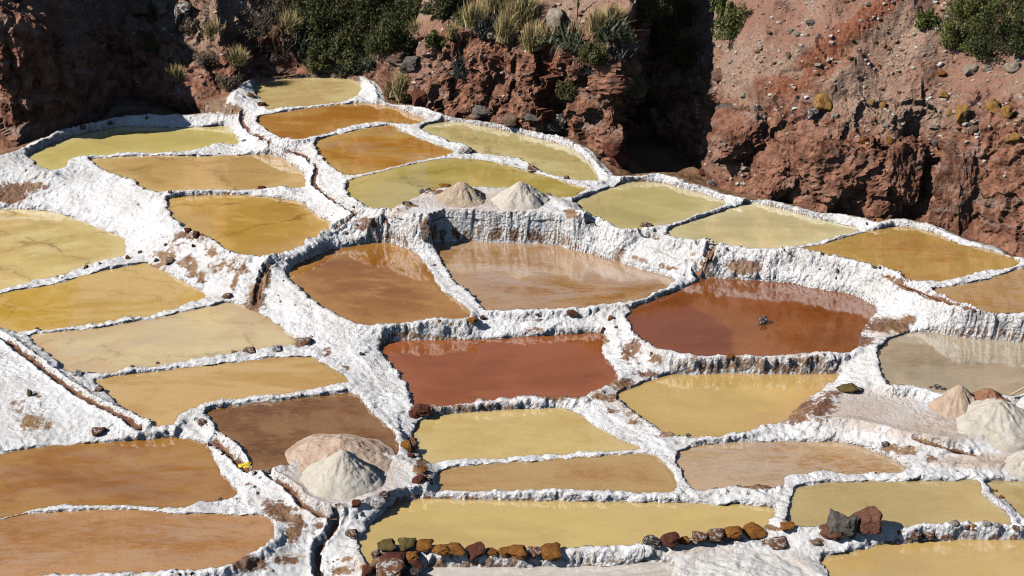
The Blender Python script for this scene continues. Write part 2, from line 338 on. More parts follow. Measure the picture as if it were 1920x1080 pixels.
pond('yellowright', 0.310, 0.060, [(1157,740),(1190,727),(1240,707),(1280,703),(1380,700),(1480,702),(1575,702),(1563,713),(1547,724),(1513,748),(1488,770),(1478,784),(1430,799),(1397,808),(1347,814),(1300,818),(1273,814),(1240,804),(1207,781),(1173,757)],
     dict(c1=(192,156,80), c2=(206,172,98), edge=(196,150,92)), 'right middle yellow pond', 'yellow pond directly below the red pond with the stone')
pond('yellowmid', 0.260, 0.035, [(783,794),(823,780),(907,772),(990,767),(1057,767),(1083,777),(1117,800),(1157,823),(1200,840),(1173,843),(1107,844),(1057,849),(1023,848),(957,856),(907,859),(857,859),(823,864),(803,869),(790,853),(780,820)],
     dict(c1=(190,160,82), c2=(206,180,108), edge=(210,186,124)), 'left middle yellow pond', 'yellow pond below the central red pond')
pond('brownstrip', 0.260, 0.035, [(822,889),(840,879),(907,872),(973,867),(1050,861),(1107,857),(1173,853),(1217,853),(1240,863),(1257,883),(1267,917),(1207,918),(1107,918),(973,918),(873,918),(827,914),(819,902)],
     dict(c1=(160,116,62), c2=(184,152,98), edge=(190,164,112), mottle=.35, ripple=.0012), 'narrow brown pond', 'narrow khaki brown strip pond above the large front yellow pond')
pond('frontyellow', 0.180, 0.060, [(773,938),(807,935),(907,938),(1040,940),(1173,942),(1280,943),(1363,947),(1430,950),(1453,954),(1447,970),(1440,984),(1393,992),(1347,1003),(1280,1008),(1240,1013),(1173,1020),(1057,1024),(940,1030),(840,1030),(780,1021),(713,1021),(703,1034),(690,1054),(680,1040),(675,1013),(700,983),(727,957),(750,943)],
     dict(c1=(188,160,82), c2=(202,176,96), edge=(196,166,100)), 'large front yellow pond', 'largest yellow pond in front, edged by a row of ochre stones')
pond('palestrip', 0.260, 0.050, [(1268,855),(1285,845),(1313,837),(1380,830),(1447,828),(1513,828),(1573,830),(1630,843),(1680,867),(1707,880),(1680,884),(1580,884),(1480,887),(1470,897),(1465,912),(1413,911),(1347,913),(1303,916),(1293,904),(1280,882)],
     dict(film=0.70, c1=(160,122,82), c2=(180,152,120), edge=(204,178,148), mottle=.5, ripple=.0014), 'mottled pale brown pond', 'pale pinkish brown mottled pond above the square khaki pond')
pond('khakiright', 0.250, 0.050, [(1488,927),(1505,912),(1580,905),(1680,903),(1780,902),(1830,902),(1842,927),(1873,953),(1896,977),(1847,976),(1780,978),(1730,981),(1663,983),(1613,984),(1547,985),(1480,984),(1481,957)],
     dict(c1=(172,152,92), c2=(186,160,100), edge=(198,180,124), mottle=.15, ripple=.0014), 'square khaki pond', 'square khaki pond behind the pair of dark rocks')
pond('cornerright', 0.200, 0.050, [(1850,905),(1920,902),(2060,899),(2070,975),(1960,980),(1932,972),(1913,960),(1887,937),(1857,917)],
     dict(c1=(168,146,92), c2=(184,160,104), edge=(198,180,124), mottle=.15), 'right edge khaki pond', 'khaki pond cut by the right edge beside the square khaki pond')
pond('tancorner', 0.060, 0.050, [(1540,1049),(1580,1040),(1630,1027),(1680,1019),(1747,1014),(1813,1012),(1920,1013),(2070,1022),(2070,1140),(1640,1140),(1575,1100),(1557,1072)],
     dict(c1=(188,152,88), c2=(202,168,118), edge=(190,150,76), mottle=.2, ripple=.0016), 'right corner tan pond', 'tan rippled pond in the bottom right corner')
pond('frontpale', 0.020, 0.050, [(800,1064),(873,1063),(1007,1065),(1140,1062),(1230,1055),(1257,1060),(1270,1085),(1260,1140),(780,1140),(790,1085)],
     dict(film=0.50, c1=(206,196,182), c2=(190,176,160), edge=(214,208,198), mottle=.5), 'whitish bottom pond', 'pale whitish shallow pond cut by the bottom edge')
pond('greyright', 0.610, 0.060, [(1647,658),(1663,641),(1697,627),(1747,623),(1797,632),(1863,638),(1920,643),(2070,668),(2070,735),(1920,739),(1850,738),(1773,735),(1723,723),(1680,720),(1661,716),(1652,690)],
     dict(film=0.35, c1=(150,132,108), c2=(168,150,124), edge=(186,170,144), mottle=.25), 'grey pond', 'greyish brown pond at the right edge, behind the flat with salt piles')

# flat salt yards where the piles stand: (level, outline)
YARDS = {
 'back': (1.36, [(740,394),(795,368),(830,358),(900,356),(1000,363),(1040,374),(1085,400),(1095,408),(960,408),(800,408),(730,402)]),
 'front': (.42, [(520,889),(560,862),(640,846),(700,856),(745,862),(785,880),(800,910),(755,918),(700,935),(640,958),(575,935)]),
 'right': (.50, [(1560,738),(1610,728),(1680,730),(1780,744),(1920,748),(2070,748),(2070,815),(1920,815),(1780,825),(1700,812),(1600,790),(1520,785)]),
 'lowright': (.33, [(1735,872),(1770,858),(1850,852),(2070,850),(2070,872)]),
 'bottom': (.10, [(1290,1050),(1400,1035),(1500,1050),(1530,1075),(1550,1140),(1290,1140)]),
}
# fixed height lines
LINES = [
 [(-160,335,.97),(0,322,.97),(60,322,.97),(105,324,.98)],
 [(-160,640,.60),(0,632,.58),(60,674,.55),(150,737,.52),(262,799,.45)],
 [(-160,1150,-.3),(300,1150,-.3),(560,1150,-.2)],
 [(505,888,.42),(545,917,.38),(580,952,.33),(632,970,.27),(600,1022,.1),(598,1100,-.05)],
 [(716,404,1.24),(690,416,1.12),(640,418,1.02),(560,464,.93),(505,490,.88)],
 [(1310,490,1.1),(1330,470,1.2)],
 [(1640,600,.72),(1690,610,.68)],
]
OUTER = [(-400,400,.95),(-160,345,1.0),(0,293,1.06),(25,286,1.08),(60,270,1.10),(110,248,1.10),(130,240,1.10),(180,231,1.10),(225,219,1.12),(250,217,1.12),(330,216,1.12),(400,210,1.18),(437,204,1.3),
 (436,182,1.45),(455,159,1.52),(480,147,1.54),(520,140,1.55),(560,137,1.55),(640,139,1.55),(682,146,1.54),(702,162,1.52),(715,186,1.48),(760,196,1.47),(830,214,1.45),(900,226,1.43),(980,241,1.42),
 (1050,258,1.41),(1085,273,1.40),(1110,292,1.39),(1130,316,1.38),(1150,329,1.36),(1200,330,1.35),(1240,326,1.34),(1300,346,1.32),(1370,366,1.31),(1400,371,1.31),(1450,376,1.30),(1520,395,1.29),
 (1570,401,1.27),(1620,411,1.25),(1645,420,1.24),(1680,413,1.24),(1740,421,1.23),(1790,441,1.22),(1850,461,1.20),(1900,485,1.18),(1960,492,1.17),(2100,520,1.15),(2400,600,1.1)]
CHANNELS = [  # (px path, width m, depth m)
 ([(-60,600),(0,628),(60,672),(150,737),(225,775),(262,797)], .075, .09),
 ([(400,822),(425,840),(450,866),(470,880),(505,888),(545,915),(575,948),(632,968)], .06, .09),
 ([(632,968),(618,1000),(600,1022),(596,1050),(600,1078)], .07, .14),
 ([(456,212),(455,228),(475,245),(510,262),(545,280),(585,295),(595,315),(590,345),(625,372),(668,398),(600,438),(555,463),(505,494),(490,520),(480,570)], .055, .08),
 ([(728,405),(800,409),(960,411),(1085,411),(1130,417),(1280,448),(1380,461),(1500,470),(1560,478),(1640,500),(1690,530),(1740,552),(1830,580)], .04, .05),
 ([(722,404),(712,430),(706,452)], .06, .10),
 ([(806,410),(810,430),(808,450)], .05, .08),
 ([(1335,464),(1318,490),(1308,512)], .09, .10),
 ([(1720,822),(1760,832),(1826,852)], .06, .05),
]

# ------------------------------------------------------------------ terrain height field
GS = 0.03
X0, X1, Y0, Y1 = -15.0, 13.6, 19.2, 43.6
gx = np.arange(X0, X1, GS); gy = np.arange(Y0, Y1, GS)
NX, NY = len(gx), len(gy)
XX, YY = np.meshgrid(gx, gy)
JX = XX + .045*perlin(XX/.32, YY/.32, 3.1) + .018*perlin(XX/.11, YY/.11, 8.1)
JY = YY + .045*perlin(XX/.32, YY/.32, 13.1) + .018*perlin(XX/.11, YY/.11, 18.1)

def near_weight(P):
    """1 on the side of an outline towards the viewer, where the rim hides the waterline"""
    P = np.asarray(P, float); n = len(P); A = 0
    for i in range(n): A += P[i][0]*P[(i+1) % n][1] - P[(i+1) % n][0]*P[i][1]
    s = 1 if A > 0 else -1
    w = []
    for i in range(n):
        t = P[(i+1) % n] - P[i-1]; t = t/np.linalg.norm(t)
        nn = np.array([t[1], -t[0]])*s
        w.append(float(np.clip((nn[1]+.05)/.5, 0, 1)))
    return w
KEYS = list(PONDS)
D1 = np.full(XX.shape, 9.); D2 = np.full(XX.shape, 9.)
I1 = np.full(XX.shape, -1); I2 = np.full(XX.shape, -1)
RIM = np.full(XX.shape, -9.)
fixed = np.zeros(XX.shape, bool); base = np.zeros(XX.shape)
MARG = 1.3
for ki, k in enumerate(KEYS):
    p = PONDS[k]
    w = near_weight(p['pts'])
    P3 = [unproj(x, y, p['z'] + p['hb']*wi) for (x, y), wi in zip(p['pts'], w)]
    poly = catmull([q[:2] for q in P3], 4); p['poly'] = poly
    x0, y0 = poly.min(0)-MARG; x1, y1 = poly.max(0)+MARG
    a, b = np.searchsorted(gx, [x0, x1]); c, d = np.searchsorted(gy, [y0, y1])
    S = (slice(c, d), slice(a, b))
    if a == b or c == d: continue
    dist, ins, _ = seg_dist(JX[S], JY[S], poly)
    sd = np.where(ins, -dist, dist); p['win'] = S
    d1, d2, i1, i2 = D1[S], D2[S], I1[S], I2[S]
    m1 = sd < d1; m2 = (~m1) & (sd < d2)
    D2[S] = np.where(m1, d1, np.where(m2, sd, d2)); I2[S] = np.where(m1, i1, np.where(m2, ki, i2))
    D1[S] = np.where(m1, sd, d1); I1[S] = np.where(m1, ki, i1)
    rim = p['z'] + p['hb']*sstep(0, .07, sd) - 2.0*np.maximum(0, sd-.13)
    RIM[S] = np.maximum(RIM[S], np.where(sd > 0, rim, -9))
ov = (D1 < .0) & (D2 < .06)
from collections import Counter
cnt = Counter(zip(I1[ov].tolist(), I2[ov].tolist()))
for (i, j), n in cnt.most_common(30): print('OVERLAP', KEYS[i], KEYS[j], round(n*GS*GS, 3), 'm2')

PZ = np.array([PONDS[k]['z'] for k in KEYS]); PH = np.array([PONDS[k]['hb'] for k in KEYS])
inp = D1 < 0
fixed |= inp; base[inp] = PZ[I1[inp]]
YD = np.full(XX.shape, 9.)
for k, (z, pts) in YARDS.items():
    poly = catmull([unproj(x, y, z)[:2] for x, y in pts], 4)
    dist, ins, _ = seg_dist(XX, YY, poly); YD = np.minimum(YD, np.where(ins, -dist, dist))
    m = ins & ~inp; fixed |= m; base[m] = z
def ctrl(line):
    return catmull([unproj(x, y, z) for x, y, z in line], 4, False)
for L in LINES:
    c = ctrl(L)
    for q0, q1 in zip(c[:-1], c[1:]):
        n = max(2, int(np.linalg.norm(q1-q0)/GS*1.5))
        for t in np.linspace(0, 1, n):
            q = q0 + (q1-q0)*t
            i, j = int(round((q[1]-Y0)/GS)), int(round((q[0]-X0)/GS))
            if 0 <= i < NY and 0 <= j < NX and not inp[i, j]: fixed[i, j] = True; base[i, j] = q[2]
oc = ctrl(OUTER)
closed_outer = np.vstack([oc[:, :2], [[60, 60], [-60, 60]]])
_, OUT, _ = seg_dist(XX, YY, closed_outer)
od, _, opar = seg_dist(XX, YY, oc[:, :2], False, False)
oz = np.interp(opar, np.arange(len(oc)), oc[:, 2])
OUT &= ~inp
onl = (od < GS*1.2) & ~inp
fixed |= onl; base[onl] = oz[onl]
base[OUT] = (oz - .35*np.minimum(od, 1.6) )[OUT]; fixed |= OUT
# harmonic fill between the fixed heights, coarse to fine
def fill(base, fixed):
    levels = [(base, fixed)]
    while min(levels[-1][0].shape) > 24:
        b, f = levels[-1]
        h, w = b.shape; h2, w2 = h//2*2, w//2*2
        fb = (b*f)[:h2, :w2].reshape(h2//2, 2, w2//2, 2).sum((1, 3)); fc = f[:h2, :w2].reshape(h2//2, 2, w2//2, 2).sum((1, 3))
        levels.append((np.where(fc > 0, fb/np.maximum(fc, 1), 0), fc > 0))
    cur = np.full(levels[-1][0].shape, .5)
    for b, f in reversed(levels):
        if cur.shape != b.shape:
            iy = np.minimum(np.arange(b.shape[0])//2, cur.shape[0]-1); ix = np.minimum(np.arange(b.shape[1])//2, cur.shape[1]-1)
            cur = cur[np.ix_(iy, ix)]
        cur = np.where(f, b, cur)
        for _ in range(40):
            q = np.pad(cur, 1, mode='edge')
            cur = np.where(f, b, .25*(q[:-2, 1:-1]+q[2:, 1:-1]+q[1:-1, :-2]+q[1:-1, 2:]))
    return cur
base = fill(base, fixed)
hb1 = np.where(I1 >= 0, PH[I1], .06)
lip = hb1*.85*sstep(0, .10, D1)*np.where(OUT, 0, 1)*sstep(-.25, .02, YD)
H = np.maximum(base + lip, np.where(OUT & (od > .12), -9, RIM))
dpos = np.maximum(D1, 0)
zin = np.where(I1 >= 0, PZ[I1], 0)
H = np.where(D1 < 9, zin + (H-zin)*sstep(-.01, .065, D1), H)
H = np.where(inp, zin - .02 - np.minimum(.25, -D1*.9), H)
# lumps of crust: thin banks are knobbly, wide slopes smoother
em = sstep(.0, .07, D1)
lump = .050*fbm(XX/.60, YY/.60, H/.4, 4, billow=True)*.5 + .045*perlin(XX/.9, YY/.9, 2.)*1.0 \
     + .014*(2*np.abs(perlin(XX/.15, YY/.15, H/.15+5))-.5)*sstep(-.3,.4,perlin(XX/1.1, YY/1.1, 40.)) + .012*perlin(XX/.06, YY/.06, H/.06)
flat = sstep(-.3, .1, YD)
H = H + lump*em*(.25+.75*flat)*(1-.45*sstep(.2, .6, D1))
chan_d = np.full(XX.shape, 9.); chan_z = np.zeros(XX.shape)
def hgt(x, y):
    fx = np.clip((np.asarray(x)-X0)/GS, 0, NX-1.001); fy = np.clip((np.asarray(y)-Y0)/GS, 0, NY-1.001)
    i, j = fy.astype(int), fx.astype(int); u, v = fx-j, fy-i
    return (H[i, j]*(1-u)+H[i, j+1]*u)*(1-v) + (H[i+1, j]*(1-u)+H[i+1, j+1]*u)*v
def hit(px, py, water=True):
    """where the ray through a picture point meets the ground"""
    d = ray(px, py); d = d/np.linalg.norm(d)
    t = np.linspace(20, 50, 1600); x, y, z = d[0]*t, d[1]*t, CAM_Z+d[2]*t
    g = hgt(x, y)
    i = int(np.argmax(z < g))
    if i == 0: i = len(t)-1
    tt = np.linspace(t[i-1], t[i], 12); x, y, z = d[0]*tt, d[1]*tt, CAM_Z+d[2]*tt
    i = int(np.argmax(z < hgt(x, y))); return np.array([x[i], y[i], float(hgt(x[i], y[i]))])
def dens(line, n=4): return catmull(line, n, False)
chan_paths = []
for path, w, dep in CHANNELS:
    P = np.array([hit(x, y) for x, y in dens(path)])
    zs = np.convolve(np.pad(P[:, 2], 2, mode='edge'), np.ones(5)/5, 'valid')
    P[:, 2] = zs; chan_paths.append((P, w, dep))
for P, w, dep in chan_paths:
    dd, _, pr = seg_dist(XX, YY, P[:, :2], False, False)
    dd = dd + .02*perlin(XX/.2, YY/.2, 31.)
    zc = np.interp(pr, np.arange(len(P)), P[:, 2])
    chan_z = np.where(dd/w < chan_d, zc, chan_z); chan_d = np.minimum(chan_d, dd/w)
    m = (D1 > .02) & (dd < w*3) & (np.abs(H-zc) < .16)
    H = np.where(m, H - dep*np.exp(-(dd/w)**4) + .03*np.exp(-((dd-w*1.7)/(w*.7))**2), H)

# stains on the crust: picture spot, radius in pixels, amount
dirt_shade = np.zeros(XX.shape); pink = np.zeros(XX.shape)
U, Vv = project(XX, YY, H)
def blob(arr, px, py, rx, ry, amt, rot=0.):
    c, s = math.cos(rot), math.sin(rot)
    m = (np.abs(U-px) < rx*2+ry*2) & (np.abs(Vv-py) < ry*2+rx*2)
    du, dv = U[m]-px, Vv[m]-py
    q = ((du*c+dv*s)/rx)**2 + ((-du*s+dv*c)/ry)**2
    arr[m] = np.maximum(arr[m], amt*np.exp(-q*.8))
for b in [(20,362,40,22,.8),(60,350,40,14,.6),(330,210,120,8,.5),(425,205,30,12,.8),(690,420,30,16,.75),(480,560,16,40,.8,.15),(497,525,14,30,.6,.3),
          (370,440,40,16,.55),(350,490,26,16,.6),(430,500,60,30,.42),(310,480,30,14,.6),(300,500,25,12,.55),(560,640,22,14,.6),(300,445,30,14,.35),(330,455,30,20,.4),
          (800,425,14,24,.6),(1395,500,40,16,.75),(1330,485,18,22,.5),(1500,610,30,12,.0),(1660,610,50,16,.7),(1620,640,26,14,.6),(1700,600,20,10,.65),
          (1300,680,70,16,.42),(1400,678,90,14,.55),(1520,676,70,14,.55),(1180,660,24,34,.5),(1165,720,36,12,.6),(1215,700,40,10,.55),(1150,745,30,14,.5),(1190,780,60,16,.42,.5),(1255,815,40,8,.5),
          (900,762,110,9,.5),(1050,745,50,9,.6),(790,765,24,14,.8),(775,830,14,34,.6),(790,880,16,26,.75),(1500,770,40,22,.75,-.5),(1540,765,40,26,.6,-.5),(1560,740,30,14,.5),
          (1420,914,50,5,.7),(1450,908,14,8,.7),(1670,838,22,10,.65),(1700,845,34,12,.55),(1745,860,20,10,.5),(1700,800,60,8,.3),(1880,820,40,16,.75,.3),(1910,800,30,14,.6),
          (530,960,50,22,.7,.5),(560,985,40,14,.5),(470,1058,40,16,.75),(540,1050,40,14,.5),(565,1000,20,20,.4),(600,985,12,10,.6),(30,760,26,34,.42,-.3),(60,790,30,20,.6),(90,800,16,14,.5),(70,740,16,26,.4),
          (980,1045,140,8,.52),(850,1040,60,8,.42),(1120,1050,80,7,.5),(1350,1012,60,10,.6),(1450,1015,40,12,.55),(1530,1015,20,8,.5),(1440,990,30,6,.6),(1600,990,60,6,.5),(1250,1030,60,8,.4),
          (720,1060,40,30,.75),(640,1070,30,16,.55),(650,1048,30,8,.5),(690,1000,20,14,.4),(640,950,30,10,.5),(830,360,60,6,.6),(1010,362,40,8,.6),(770,385,20,10,.5),(1070,400,16,10,.7),(1300,420,30,6,.35),
          (1560,475,60,5,.35),(1690,525,60,7,.45),(1780,560,50,5,.4),(640,735,20,10,.3),(1130,635,14,16,.7),(880,600,16,10,.5),(1160,470,40,8,.4),(1240,470,40,8,.32),(1300,480,20,16,.4),
          (420,790,16,8,.6),(375,720,14,8,.0),(190,725,24,10,.5),(150,700,18,10,.4),(290,795,14,5,.6),(470,905,26,10,.35),(720,690,20,40,.3),(700,720,30,20,.28),(340,440,16,10,.7),(395,470,14,16,.6),(360,505,14,20,.65),(378,520,12,16,.6),(455,505,16,14,.6),(440,530,8,30,.6,.3),(415,500,10,12,.5),(610,660,20,14,.45),(650,690,16,10,.45),(700,640,40,20,.3),(1005,620,60,10,.4),(760,625,30,14,.5),(1160,480,14,26,.55,.5),(1200,487,30,8,.5,.3),(1250,500,30,8,.45,.3),(1190,650,16,26,.6),(1230,672,20,12,.6),(1330,690,50,10,.55),(1450,690,60,10,.5),(1560,690,20,14,.4),(1000,600,40,6,.4),(1690,560,40,6,.35),(1720,640,40,6,.35),(560,990,12,30,.65,.2),(545,1000,10,24,.6),(1150,770,20,8,.55),(1190,790,16,8,.55),(1210,770,60,10,.35,.5),(1130,745,30,8,.6)]:
    blob(dirt_shade, *b)
for b in [(640,890,120,60,.75),(900,375,170,24,.6),(740,395,40,12,.5),(1620,770,120,46,.62),(1760,800,120,40,.7),(1850,865,110,16,.8),(1400,1065,120,34,.75),(1180,750,60,40,.55),(1230,660,50,20,.4),
          (1400,680,200,20,.4),(600,960,60,30,.45),(500,940,70,20,.4),(930,755,160,12,.4),(1660,615,50,24,.6),(1540,690,60,20,.3),(1380,1000,100,14,.45),(1300,1030,80,16,.5),(350,470,90,40,.3),(760,425,50,16,.4),
          (1430,560,60,16,.0),(1120,735,40,12,.5),(540,1040,60,20,.4),(700,1060,60,20,.6),(520,620,40,26,.25),(1000,1040,200,12,.35)]:
    blob(pink, *b)
# brown algae line just above the water, darkened to paint the undercut's shade
dirt_shade = np.maximum(dirt_shade, .80*np.exp(-((D1-.008)/.014)**2))
outm = OUT & (od > .10)
dirt_shade = np.where(OUT, np.maximum(dirt_shade, sstep(.06, .30, od)), dirt_shade)

# push the crust sideways along its own slope so walls get knobs and hollows
def grid_normals(P):
    dx = np.gradient(P, axis=1); dy = np.gradient(P, axis=0)
    n = np.cross(dx, dy); return n/np.maximum(np.linalg.norm(n, axis=2, keepdims=True), 1e-9)
P = np.dstack([XX, YY, H]); N = grid_normals(P)
steep = 1-N[..., 2]
amp = em*(.010+.045*steep)*(.4+.6*flat)
q = amp*(fbm(P[..., 0]/.17, P[..., 1]/.17, P[..., 2]/.15, 3, billow=True)) + em*.05*steep*perlin(P[..., 0]/.5, P[..., 1]/.5, P[..., 2]/.35)
q = q + em*steep*.05*(2*np.abs(perlin(P[..., 0]/.12, P[..., 1]/.12, P[..., 2]/.7+3))-.6)
P = P + N*q[..., None]
gD = np.stack([np.gradient(np.clip(D1, -1, 3), axis=1), np.gradient(np.clip(D1, -1, 3), axis=0)], -1)/GS
lipo = (.055+.045*perlin(XX/.25, YY/.25, 77.))*np.exp(-((D1-.075)/.045)**2)*sstep(.015, .05, D1)
P[..., :2] -= gD*lipo[..., None]; N = grid_normals(P)
H = P[..., 2]

flatn = sstep(.35, .7, np.abs(N[..., 2]))
dirt_shade = np.maximum(dirt_shade, .8*np.exp(-(chan_d*.95)**4)*(chan_z - H > .012)*(chan_z - H < .2)*flatn)
steep = (1-N[..., 2])
SALT = salt_material(); EARTH = earth_material()
# one object per bank: the crust between two neighbouring ponds
keep = (D1 > -.13)
keep &= ~(OUT & (od > 4.5))
fk = keep[:-1, :-1] & keep[1:, :-1] & keep[:-1, 1:] & keep[1:, 1:]
cI1, cI2, cD1, cD2 = I1[:-1, :-1], I2[:-1, :-1], D1[:-1, :-1], D2[:-1, :-1]
lo, hi = np.minimum(cI1, cI2), np.maximum(cI1, cI2)
code = np.where(cD2 < 1.25, lo*100+hi, np.where(cD1 < 1.1, cI1*100+99, -1))
code = np.where((YD[:-1, :-1] < .15) & (cD1 > .22), -1, code)
code = np.where(OUT[:-1, :-1] & (od[:-1, :-1] > .25), -1, code)
# shore lines of ponds at the outer rim go with the outer bank
vals, cts = np.unique(code[fk], return_counts=True)
small = [v for v, c in zip(vals, cts) if c < 420 or (v >= 0 and v % 100 != 99 and False)]
code = np.where(np.isin(code, small), -1, code)
for v in np.unique(code):                                       # a bank is one unbroken piece
    if v < 0: continue
    m = fk & (code == v)
    if not m.any(): continue
    r_, c_ = np.where(m); w_ = (slice(r_.min(), r_.max()+1), slice(c_.min(), c_.max()+1)); mm = m[w_]
    lab_ = np.where(mm, np.arange(mm.size).reshape(mm.shape)+1, 0)
    for _ in range(700):
        q = np.pad(lab_, 1); n_ = np.where(mm, np.maximum.reduce([q[1:-1, 1:-1], q[:-2, 1:-1], q[2:, 1:-1], q[1:-1, :-2], q[1:-1, 2:]]), 0)
        if (n_ == lab_).all(): break
        lab_ = n_
    ids_, ct_ = np.unique(lab_[mm], return_counts=True)
    if len(ids_) > 1: code[w_] = np.where(mm & (lab_ != ids_[ct_.argmax()]), -1, code[w_])
vid = np.arange(NX*NY).reshape(NY, NX)
quads = np.stack([vid[:-1, :-1], vid[:-1, 1:], vid[1:, 1:], vid[1:, :-1]], -1)
Pf, Nf, df, pf, sf = P.reshape(-1, 3), N.reshape(-1, 3), dirt_shade.ravel(), pink.ravel(), steep.ravel()
BANKS = {}; CODE = code
def short(i): return PONDS[KEYS[i]]['short']
for v in np.unique(code[fk]):
    F = quads[fk & (code == v)]
    u, inv = np.unique(F, return_inverse=True)
    me = mesh_np('salt_bank' if v >= 0 else 'ground', Pf[u], inv.reshape(F.shape), SALT)
    attr(me, 'dirt_shade', df[u]); attr(me, 'pink', pf[u]); attr(me, 'steep', sf[u])
    me.normals_split_custom_set_from_vertices(Nf[u].tolist())
    o = link(me.name, me)
    if v < 0: tag(o, kind='structure'); GROUND = o
    elif v % 100 == 99:
        tag(o, f'outer white salt bank along the {short(int(v)//100)}', 'salt bank', 'salt banks around the ponds')
    else:
        tag(o, f'white salt bank between the {short(int(v)//100)} and the {short(int(v)%100)}', 'salt bank', 'salt banks around the ponds')
    BANKS[int(v)] = o
def bank_at(x, y):
    i, j = int((y-Y0)/GS), int((x-X0)/GS)
    if 0 <= i < NY-1 and 0 <= j < NX-1: return BANKS.get(int(CODE[i, j]), GROUND)
    return GROUND

# ------------------------------------------------------------------ water
for ki, k in enumerate(KEYS):
    p = PONDS[k]; poly = p['poly']; g = .07
    a, b = poly.min(0)-.2, poly.max(0)+.2
    xs, ys = np.arange(a[0], b[0], g), np.arange(a[1], b[1], g)
    X, Y = np.meshgrid(xs, ys)
    dist, ins, par = seg_dist(X, Y, poly); sd = np.where(ins, -dist, dist)
    pc = np.vstack([poly, poly[:1]]); ii = np.minimum(par.astype(int), len(poly)-1); t = par-ii
    nx_, ny_ = pc[ii, 0]*(1-t)+pc[ii+1, 0]*t, pc[ii, 1]*(1-t)+pc[ii+1, 1]*t
    OFF = .045
    f = np.where(sd > OFF, OFF/np.maximum(sd, 1e-6), 1.)
    Xs, Ys = np.where(sd > OFF, nx_+(X-nx_)*f, X), np.where(sd > OFF, ny_+(Y-ny_)*f, Y)
    iny = sd < OFF
    cell = iny[:-1, :-1] | iny[1:, :-1] | iny[:-1, 1:] | iny[1:, 1:]
    idx = np.arange(X.size).reshape(X.shape)
    Q = np.stack([idx[:-1, :-1], idx[:-1, 1:], idx[1:, 1:], idx[1:, :-1]], -1)[cell]
    u, inv = np.unique(Q, return_inverse=True)
    V = np.stack([Xs.ravel()[u], Ys.ravel()[u], np.zeros(len(u))], -1); c = poly.mean(0); V[:, 0] -= c[0]; V[:, 1] -= c[1]
    me = mesh_np('salt_pond', V, inv.reshape(Q.shape), water_material('brine', **{'seed': ki*1.37, 'tone': TONE.get(k, (0, 0, 0)), **p['mat']}))
    attr(me, 'shore', np.maximum(0, -sd.ravel()[u]))
    o = link('salt_pond', me); o.location = (c[0], c[1], p['z'])
    tag(o, p['label'], 'pond', 'evaporation ponds on the terraces')
# dark wet beds of the little channels
t = NT('channel_silt'); n_ = t.noise(6, 4)
SILT = t.done(t.mix(t.ramp(n_, .35, .65), (.13, .05, .025), (.27, .12, .06)), t.ramp(n_, .4, .6, .25, .8), t.bump(t.noise(25, 4), .02, .8), .4)
CL = ['straight brown channel down the white slope at left','brown channel winding beside the two front salt piles','dark channel running out of the frame left of the front yellow pond','long winding channel between the upper left and upper right ponds',
      'thin groove along the top of the central white wall','short dark groove left of the stone on the central wall','short groove beside the stone on the central wall','brown gully down the wall above the red pond with the stone','brown groove on the pink salt flat at right']
for (Pc, w, dep), lab in zip(chan_paths, CL):
    V, F = [], []
    for i, q in enumerate(Pc):
        tq = Pc[min(i+1, len(Pc)-1)] - Pc[max(i-1, 0)]; s_ = np.array([-tq[1], tq[0], 0]); s_ /= np.linalg.norm(s_)+1e-9
        for j, e in enumerate((-1, -.4, .4, 1)):
            r = q + s_*w*.62*e*(1+.25*perlin(q[0]*3, q[1]*3, j*5.)); r[2] = q[2]-dep*.72 - (.012 if j in (1, 2) else 0); V.append(r)
        if i:
            for j in range(3): F.append((4*i-4+j, 4*i-3+j, 4*i+1+j, 4*i+j))
    o = link('water_channel', mesh_np('water_channel', V, F, SILT)); tag(o, lab, 'channel', 'small channels between the ponds')

